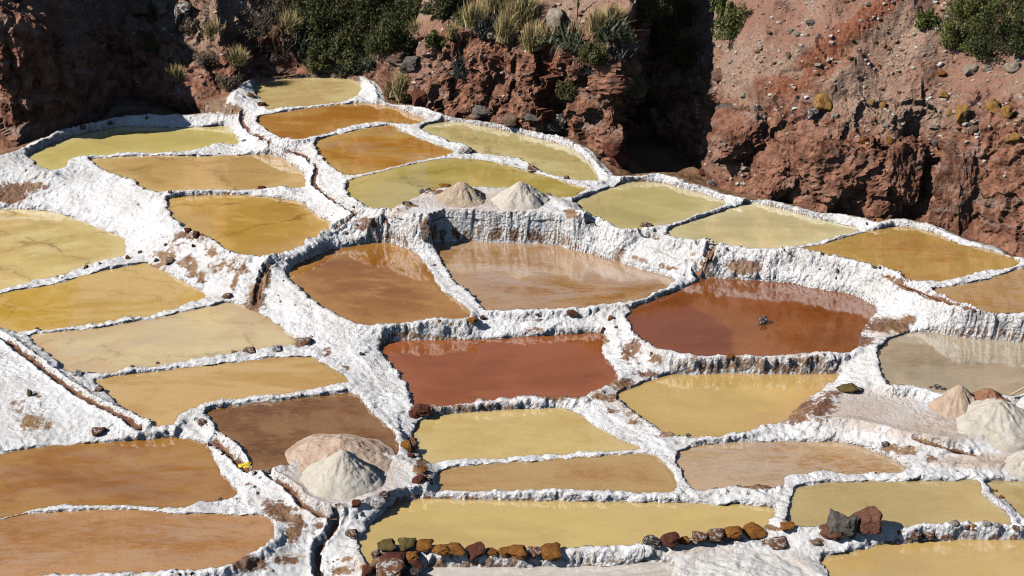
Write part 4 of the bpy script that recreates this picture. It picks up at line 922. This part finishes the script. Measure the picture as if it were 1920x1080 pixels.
# yellow rag lying on the channel rim
t = NT('yellow_cloth'); YC = t.done(t.mix(t.noise(20, 3), (.62, .45, .02), (.75, .60, .06)), .7)
bm = bmesh.new()
for (dx, dy, dz, rx, ry, rz) in ((0, 0, .03, .055, .045, .035), (.06, .015, .045, .06, .04, .03), (.12, .03, .05, .05, .045, .035), (.09, -.02, .025, .06, .035, .028)):
    m4 = Matrix.Translation((dx, dy, dz)) @ Matrix.Diagonal((rx, ry, rz, 1)); bmesh.ops.create_icosphere(bm, subdivisions=3, radius=1, matrix=m4)
for v in bm.verts: v.co += Vector(v.normal)*float(.014*perlin(v.co.x*26, v.co.y*26, v.co.z*26))
me = bpy.data.meshes.new('yellow_rag'); bm.to_mesh(me); bm.free(); me.materials.append(YC); me.polygons.foreach_set('use_smooth', [True]*len(me.polygons))
o = link('yellow_rag', me); p = hit(456, 876); o.location = (p[0]-.03, p[1], p[2]-.005); tag(o, 'crumpled bright yellow rag on the channel rim', 'rag')

# ------------------------------------------------------------------ plants on the hillside
def leaf_mat(name, c1, c2, c3=None, trans=.25):
    t = NT(name); oi = t.n('ShaderNodeNewGeometry')
    f = oi.outputs['Random Per Island']
    col = t.mix(f, c1, c2)
    if c3: col = t.mix(t.ramp(f, .78, .95), col, c3)
    m = t.done(col, .6, None, .25)
    return m
LM = dict(dark=leaf_mat('dark_leaf', (.022,.038,.010), (.075,.095,.022), (.17,.11,.06)), green=leaf_mat('green_leaf', (.055,.080,.016), (.14,.155,.035), (.26,.22,.07)), olive=leaf_mat('olive_leaf', (.07,.075,.022), (.15,.14,.05)),
          dry=leaf_mat('dry_twig', (.10,.07,.045), (.26,.20,.14)), straw=leaf_mat('straw', (.42,.30,.10), (.66,.53,.26)), puya=leaf_mat('spiky_leaf', (.035,.05,.022), (.14,.15,.09), (.34,.31,.22)), darkpuya=leaf_mat('dark_spiky_leaf', (.02,.022,.02), (.07,.07,.07), (.16,.16,.15)), stalk=leaf_mat('stalk', (.16,.14,.05), (.30,.25,.09)), bark=leaf_mat('bark', (.06,.045,.03), (.10,.075,.05)))
def leaf_cloud(n, rx, ry, rz, size, seed, clumps=9, flat=0.):
    """leaves in clumps through a crown's volume; one quad each"""
    r = np.random.default_rng(seed)
    cc = r.normal(size=(clumps, 3)); cc /= np.linalg.norm(cc, axis=1)[:, None]; cc *= r.uniform(.25, .85, (clumps, 1)); cc[:, 2] = np.abs(cc[:, 2])
    cr = r.uniform(.12, .36, clumps)
    k = r.integers(0, clumps, n); q = r.normal(size=(n, 3)); q /= np.linalg.norm(q, axis=1)[:, None]
    p = cc[k] + q*(cr[k]*r.uniform(.35, 1.12, n)**.6)[:, None]
    nn = q + r.normal(size=(n, 3))*.7; nn /= np.linalg.norm(nn, axis=1)[:, None]
    p = p*np.array([rx, ry, rz]); p[:, 2] = np.maximum(p[:, 2], .01)
    a = np.cross(nn, r.normal(size=(n, 3))); a /= np.linalg.norm(a, axis=1)[:, None]; b = np.cross(nn, a)
    s = (size*r.uniform(.6, 1.4, n))[:, None]
    V = np.stack([p-a*s, p-b*s*.45, p+a*s, p+b*s*.45], 1).reshape(-1, 3)
    return V, np.arange(4*n).reshape(n, 4)
def twigs(n, rx, ry, rz, seed, w=.012, curl=.2):
    """thin branches fanning out from the base, three quads each, as one mesh"""
    r = np.random.default_rng(seed); V, F = [], []
    for _ in range(n):
        az = r.uniform(0, 6.283); sp = r.uniform(.1, 1)**.7; L = r.uniform(.55, 1.05)
        d = np.array([rx*sp*math.cos(az), ry*sp*math.sin(az), rz*(1-.35*sp*sp)])*L
        side = np.array([-math.sin(az+.8), math.cos(az+.8), 0]); b0 = np.array([rx*.22*r.normal(), ry*.22*r.normal(), 0]); base_i = len(V)
        for s in (0, .35, .7, 1.):
            c = b0 + d*s + np.array([0, 0, -curl*rz*s*s*sp]) + r.normal(size=3)*.02*rz
            ww = w*(1-s*.85)
            V += [c-side*ww, c+side*ww]
        for i in range(3): F.append((base_i+2*i, base_i+2*i+1, base_i+2*i+3, base_i+2*i+2))
    return np.array(V), np.array(F)
def blades(n, R, h, seed, w=.02, droop=.6, spread=1.):
    return twigs(n, R*spread, R*spread, h, seed, w, droop)
def plant_at(px, py):
    p, nrm_ = chit(px, py)
    if p is None: p = Vector(hit(px, py)); nrm_ = Vector((0, 0, 1))
    return p
BUSH = {}
def shrub(px, py, wpx, hpx, kind, label, seed, group='shrubs on the hillside', n=2600, size=.032, name='shrub'):
    p = plant_at(px, py); s = scale_at(p); rx = wpx*s/2; rz = hpx*s/.92
    o = empty(name, p); tag(o, label, 'shrub', group)
    V, F = leaf_cloud(n, rx, rx*.85, rz, size, seed, clumps=18 if wpx < 120 else 34)
    link('foliage', mesh_np('foliage', V, F, LM[kind], False), o)
    V, F = twigs(60, rx*1.0, rx*.9, rz*1.02, seed+1, .010, .1); link('stems', mesh_np('stems', V, F, LM['bark'], False), o)
    return o
def grass(px, py, wpx, hpx, kind, label, seed, n=420, w=.008, group='grass tufts on the hillside', droop=.35, name='grass_tuft', cat='grass tuft'):
    p = plant_at(px, py); s = scale_at(p)
    V, F = blades(n, wpx*s/2, hpx*s/.92, seed, w, droop)
    o = link(name, mesh_np(name, V, F, LM[kind], False)); o.location = p; tag(o, label, cat, group); return o
def rosette(px, py, wpx, hpx, kind, label, seed, n=110):
    return grass(px, py, wpx, hpx, kind, label, seed, n, .026, 'spiky rosette plants on the hillside', .55, 'spiky_plant', 'spiky plant')
def flower_stalk(px, py, hpx, label, seed, w=.03):
    p = plant_at(px, py); s = scale_at(p); h = hpx*s/.92
    o = empty('flower_stalk', p); tag(o, label, 'flower stalk', 'dry flower stalks')
    V, F = tube((0, 0, 0), (.03, 0, h), .018, .010, 6); link('stem', mesh_np('stem', V, F, LM['bark']), o)
    r = np.random.default_rng(seed); V, F = [], []
    for i in range(260):
        zz = h*r.uniform(.35, 1.02); a = r.uniform(0, 6.283); rr = w*1.6*(1.15-zz/h*.5)
        c = np.array([.03*zz/h, 0, zz]); dd = np.array([math.cos(a), math.sin(a), .5])*rr; sd = np.array([-math.sin(a), math.cos(a), 0])*.012
        b0 = len(V); V += [c-sd, c+sd, c+dd+sd*.4, c+dd-sd*.4]; F.append((b0, b0+1, b0+2, b0+3))
    link('flower_spike', mesh_np('flower_spike', np.array(V), np.array(F), LM['stalk'], False), o); return o
# the dense dark thicket in the upper middle
for i, (x, y, w, h, k, lab) in enumerate([(600,62,130,95,'dark','dark shrub at the left of the thicket, near the dry slope'),(690,50,150,90,'dark','dark shrub in the middle of the thicket behind a stalk'),(770,55,150,95,'dark','dark leafy shrub at the right of the thicket'),(835,30,100,80,'dark','dark shrub at the top right end of the thicket'),
   (640,100,120,60,'dark','low dark shrub at the thicket foot above the topmost pond'),(740,95,120,70,'dark','dark shrub low in the thicket above the grey scree'),(570,20,120,70,'dark','dark shrub at the top edge left of the thicket'),(700,8,200,60,'dark','dark shrub crown at the top frame edge'),(815,90,60,40,'green','small green shrub under the right of the thicket'),
   (590,125,70,34,'olive','olive shrub just left above the topmost pond'),(660,128,80,40,'olive','olive grassy shrub directly above the topmost pond')]):
    shrub(x, y, w, h, k, lab, 900+i, 'shrubs of the dark thicket', 8500 if k == 'dark' else 4500, .034)
for i, (x, y, w, h, k, lab) in enumerate([(1235,85,130,90,'green','green shrub over the dark gully, right of spiky plants'),(1290,120,80,70,'olive','olive shrub on the right lip of the gully'),(1210,30,110,60,'green','green shrub at the top above the gully'),(1275,40,90,60,'olive','olive shrub at the top right of the gully'),
   (1372,68,84,72,'green','lone green shrub on the pink scree slope'),(1350,20,50,40,'green','small green shrub at the top edge of the pink slope'),(1795,85,110,70,'green','green shrub at the left of the upper right clump'),(1850,100,140,90,'dark','dark shrub in the middle of the upper right clump'),(1905,90,110,90,'dark','dark shrub at the right edge of the upper right clump'),
   (1830,35,140,70,'green','bright green shrub at the top of the upper right clump'),(1905,25,90,60,'olive','olive shrub in the upper right corner'),(1735,50,50,40,'green','small green shrub left of the upper right clump'),(1070,185,60,50,'olive','mossy olive shrub hanging on the red outcrop'),(1110,120,80,50,'olive','olive shrub under the large spiky plants'),
   (1240,215,34,24,'green','tiny green plant deep in the shaded gully'),(390,120,60,40,'dry','dry grey shrub on the left slope'),(470,70,90,60,'dry','dry brown shrub left of the dark thicket'),(520,110,90,60,'dry','dry grey brown shrub beside the thicket foot'),(500,35,110,60,'dry','dry shrub at the top left of the thicket'),(350,60,70,40,'dry','dry twiggy shrub high on the left slope'),(430,165,60,34,'dry','dry shrub above the outer bank corner'),
   (285,40,30,40,'olive','little olive shrub at the shade edge on the left slope'),(283,95,34,36,'olive','olive tuft shrub lower along the shade edge'),(925,25,70,50,'olive','olive shrub behind the straw tufts'),(870,45,60,40,'olive','olive shrub left of the grey rosette')]):
    shrub(x, y, w, h, k, lab, 940+i, n=2000 if k == 'dry' else 4600, size=.022 if k == 'dry' else .028)
for i, (x, y, w, h, lab) in enumerate([(948,76,50,62,'straw yellow grass tuft on the outcrop crest, left of two'),(998,92,56,62,'straw yellow grass tuft bending right on the outcrop crest'),(930,22,60,70,'tall straw grass at the top edge behind the crest'),(985,30,70,60,'pale straw grass behind the two crest tufts'),(755,186,54,66,'straw grass tuft between the scree and the red rock'),
   (735,180,40,40,'low straw grass by the bank left of the red rock'),(590,140,36,40,'green straw tuft above the topmost pond'),(1080,80,40,40,'straw tuft among the spiky plants'),(1150,40,50,40,'straw grass right of the tall spike'),(780,60,40,30,'straw tuft at the right of the thicket'),(1190,180,60,50,'hanging straw grass at the gully left wall'),(1025,80,44,44,'straw tuft between the crest tufts and the spiky plants'),(890,50,60,60,'pale straw grass left of the crest rosette'),(960,48,70,60,'golden grass behind the left crest tuft'),(1120,60,60,56,'golden grass among the large spiky plants'),(445,120,50,40,'dry straw tuft on the left slope above the bank'),(540,60,60,50,'straw grass at the left border of the thicket'),(400,70,50,40,'pale straw tuft high on the left slope'),(330,150,46,36,'dry straw tuft low on the left slope'),(850,70,40,36,'low straw tuft by the thicket right end'),(1290,90,50,40,'straw grass on the gully right lip'),(1170,85,44,36,'straw tuft at the gully lip by the spiky plants'),(1780,70,44,36,'straw tuft in the upper right clump'),(1890,60,50,40,'straw tuft near the upper right corner')]):
    grass(x, y, w, h, 'straw', lab, 1000+i, 800 if w > 45 else 450, w=.010)
for i, (x, y, w, h, k, lab) in enumerate([(1105,92,120,60,'puya','large grey green spiky plant on the crest by the gully'),(1060,82,80,50,'puya','spiky plant left of the large grey green one'),(1150,70,90,50,'puya','spiky plant right of the large grey green one'),(915,66,70,46,'darkpuya','dark grey rosette left of the straw tufts'),(868,140,70,50,'darkpuya','dark rosette on the red rock face'),
   (1105,135,70,40,'darkpuya','dark rosette hanging below the crest spiky plants'),(1160,110,60,40,'darkpuya','dark spiky plant at the gully lip'),(560,100,60,40,'puya','spiky plant at the left of the thicket foot'),(640,140,60,34,'puya','spiky plant directly over the topmost pond'),(690,130,60,36,'puya','spiky plant by the stalk above the pond')]):
    rosette(x, y, w*1.25, h*1.25, k, lab, 1040+i, 170)
for i, (x, y, h, lab) in enumerate([(697,108,78,'tall fuzzy flower stalk in front of the thicket'),(840,105,62,'thin dry stalk over the dark rosette'),(1066,92,50,'yellowish flower spike left of the large spiky plant'),(1082,40,60,'yellowish flower spike at the top edge'),(890,30,50,'dry stalk at the top edge left of straw grass')]):
    flower_stalk(x, y, h, lab, 1080+i)
# rocks lying on or set in the hillside
HR = [(1045,42,48,42,'pale','pale grey pointed boulder on the outcrop crest'),(1040,70,30,20,'grey','grey stone under the pale crest boulder'),(925,72,26,16,'pale','pale stone at the dark rosette'),(770,128,44,30,'grey','grey rock on the scree left of the red outcrop'),(720,95,34,20,'grey','grey rock above the scree'),(745,110,30,20,'grey','grey stone amid the scree by the thicket'),
 (1362,212,44,26,'grey','flat grey boulder at the gully right edge'),(1390,212,28,18,'grey','grey stone right of the flat grey boulder'),(1350,145,36,26,'grey','grey angular stone higher on the gully right edge'),(1395,180,18,14,'pale','pale pebble above the grey stones'),(1545,205,40,42,'yellow','large yellow boulder under the red ridge'),(1803,222,26,34,'yellow','upright yellow stone in the right cliff'),
 (1860,208,34,36,'yellow','pale yellow stone right of the upright one'),(1885,215,24,28,'yellow','tan yellow stone near the right edge of the cliff'),(1900,262,28,20,'yellow','orange yellow stone low in the right cliff'),(1655,202,16,16,'yellow','small yellow stone in the middle of the right cliff'),(1635,194,12,14,'yellow','tiny yellow stone left of the small one'),(1780,215,14,16,'yellow','small ochre stone left of the upright yellow stone'),
 (1770,182,22,16,'yellow','ochre stone above the upright yellow stone'),(1565,222,16,14,'pale','tan pebble right of the large yellow boulder'),(1620,265,18,16,'ochre','orange cobble above the big red boulder'),(1668,266,14,14,'ochre','rust cobble right of the orange cobble'),(1660,238,14,12,'pale','pale cobble in the conglomerate'),(1825,245,26,14,'grey','grey cobble in the right cliff'),(1755,268,20,16,'grey','grey cobble left of the cobble cluster'),
 (1782,275,28,20,'grey','grey cobble of the cluster in the right cliff'),(1750,240,18,10,'pale','pale flat cobble in the right cliff'),(1525,145+75,24,24,'dark','dark stone beside the large yellow boulder'),(1420,215,26,32,'dark','dark pitted stone under the red ledge'),(1480,60,16,10,'pale','pale chip on the upper scree'),(1520,45,20,12,'grey','grey chip high on the scree'),(1480,105,18,12,'grey','grey chip midway on the scree'),(1495,65,14,9,'pale','pale chip near the grey chips'),
 (1370,118,14,10,'pale','white chip by the scree left edge'),(1628,10,12,9,'pale','white stone at the top of the red ridge'),(1820,135,30,18,'pale','pale rock under the right shrubs'),(1850,130,24,16,'pale','pale rock right under the shrubs'),(1895,130,34,22,'pale','pale grey rock at the right shrub edge'),(1765,140,18,12,'ochre','ochre chip left of the right shrubs'),
 (905,215,60,26,'grey','grey block at the outcrop foot'),(960,228,40,26,'grey','grey green block at the outcrop foot, further right'),(1040,240,60,40,'dark','dark grey block at the right foot of the outcrop'),(1000,225,34,20,'grey','grey chunk between the two foot blocks'),(790,195,40,44,'red','dark red wedge of rock at the outcrop left end'),(1160,305,46,60,'red','red boulder at the bank beneath the outcrop corner'),(1145,285,40,30,'red','dark red rock above the corner boulder'),
 (1245,333,30,16,'grey','salted grey stone where the gully meets the bank'),(1290,310,26,14,'dark','dark rubble in the gully mouth'),(1320,325,22,12,'red','red rubble right of the gully mouth'),(1340,345,30,14,'dark','dark rubble by the bank under the boulder'),(270,25,50,30,'grey','grey boulder on the left slope top'),(345,40,40,46,'dark','dark grey boulder on the left slope'),(300,20,40,30,'pale','pale boulder at the top of the left slope')]
for i, (x, y, w, h, m, lab) in enumerate(HR): stone_px(x, y, w*1.0, h*1.0, 'earthy' if m == 'grey' and i % 3 else m, lab.replace('grey', 'greyish') if m == 'grey' else lab, 700+i, name='rock', hill=True, cat='rock', sink=.28, depth=.9, group='rocks on the hillside')
# big boulders standing at the foot of the right slope
for i, (x, y, w, h, lab) in enumerate([(1385,318,130,110,'broad rounded reddish boulder at the right of the gully'),(1565,392,200,140,'huge dark red boulder above the pale khaki pond'),(1690,400,110,150,'tall red boulder right of the huge one'),(1480,365,120,110,'dark reddish boulder left of the huge one'),(1800,440,110,190,'tall red boulder beside the dark cleft')]):
    p = plant_at(x, y-6); s = scale_at(p)
    V, F = rock_mesh('boulder', 400+i, 6, 16, .16)
    V = V*(1+.05*fbm(V[:, 0]*5+i, V[:, 1]*5, V[:, 2]*5, 4, ridged=True)+.16*facets(V[:, 0]*1.0+i*3, V[:, 1], V[:, 2], .5, .8)+.22*facets(V[:, 0]+i*5, V[:, 1], V[:, 2], .22, .8)+.2*facets(V[:, 0]+i*7, V[:, 1], V[:, 2], .1, .8))[:, None]
    me = mesh_np('boulder', V, F, EARTH, False); attr(me, 'red', np.full(len(V), .15)); attr(me, 'scree', np.full(len(V), .25))
    o = link('boulder', me); o.scale = (w*s/2, w*s/2*.8, h*s/2*1.05); o.location = (p[0], p[1]+w*s*.22, p[2]+h*s/2*.72)
    tag(o, lab, 'boulder', 'boulders at the foot of the right slope')
# loose gravel over the slopes
r = np.random.default_rng(5); GV, GF = [], []; GV2, GF2 = [], []
for _ in range(3600):
    x, y = (r.uniform(1300, 1925), r.uniform(-10, 330)) if r.random() < .62 else (r.uniform(250, 1250), r.uniform(-10, 200))
    if r.random() < .12: x, y = r.uniform(1200, 1400), r.uniform(280, 350)
    if x > 1500 and y > 260 and r.random() < .6: continue
    p, nn = chit(x, y)
    if p is None or nn.z < .25: continue
    V, F = PEBB[int(r.integers(6))]; sz = .012 + .055*r.random()**3.0
    a = r.uniform(0, 6.28); c, s = math.cos(a), math.sin(a)
    V = V*np.array([sz*r.uniform(.8, 1.5), sz, sz*.7]); V = np.stack([V[:, 0]*c-V[:, 1]*s, V[:, 0]*s+V[:, 1]*c, V[:, 2]], 1) + np.array(p)
    if r.random() < .5: GF.append(F+len(GV)*len(V)); GV.append(V)
    else: GF2.append(F+len(GV2)*len(V)); GV2.append(V)
tag(link('gravel', mesh_np('gravel', np.vstack(GV), np.vstack(GF), SM['pale'], False)), kind='stuff')
tag(link('rubble', mesh_np('rubble', np.vstack(GV2), np.vstack(GF2), SM['brown'], False)), kind='stuff')
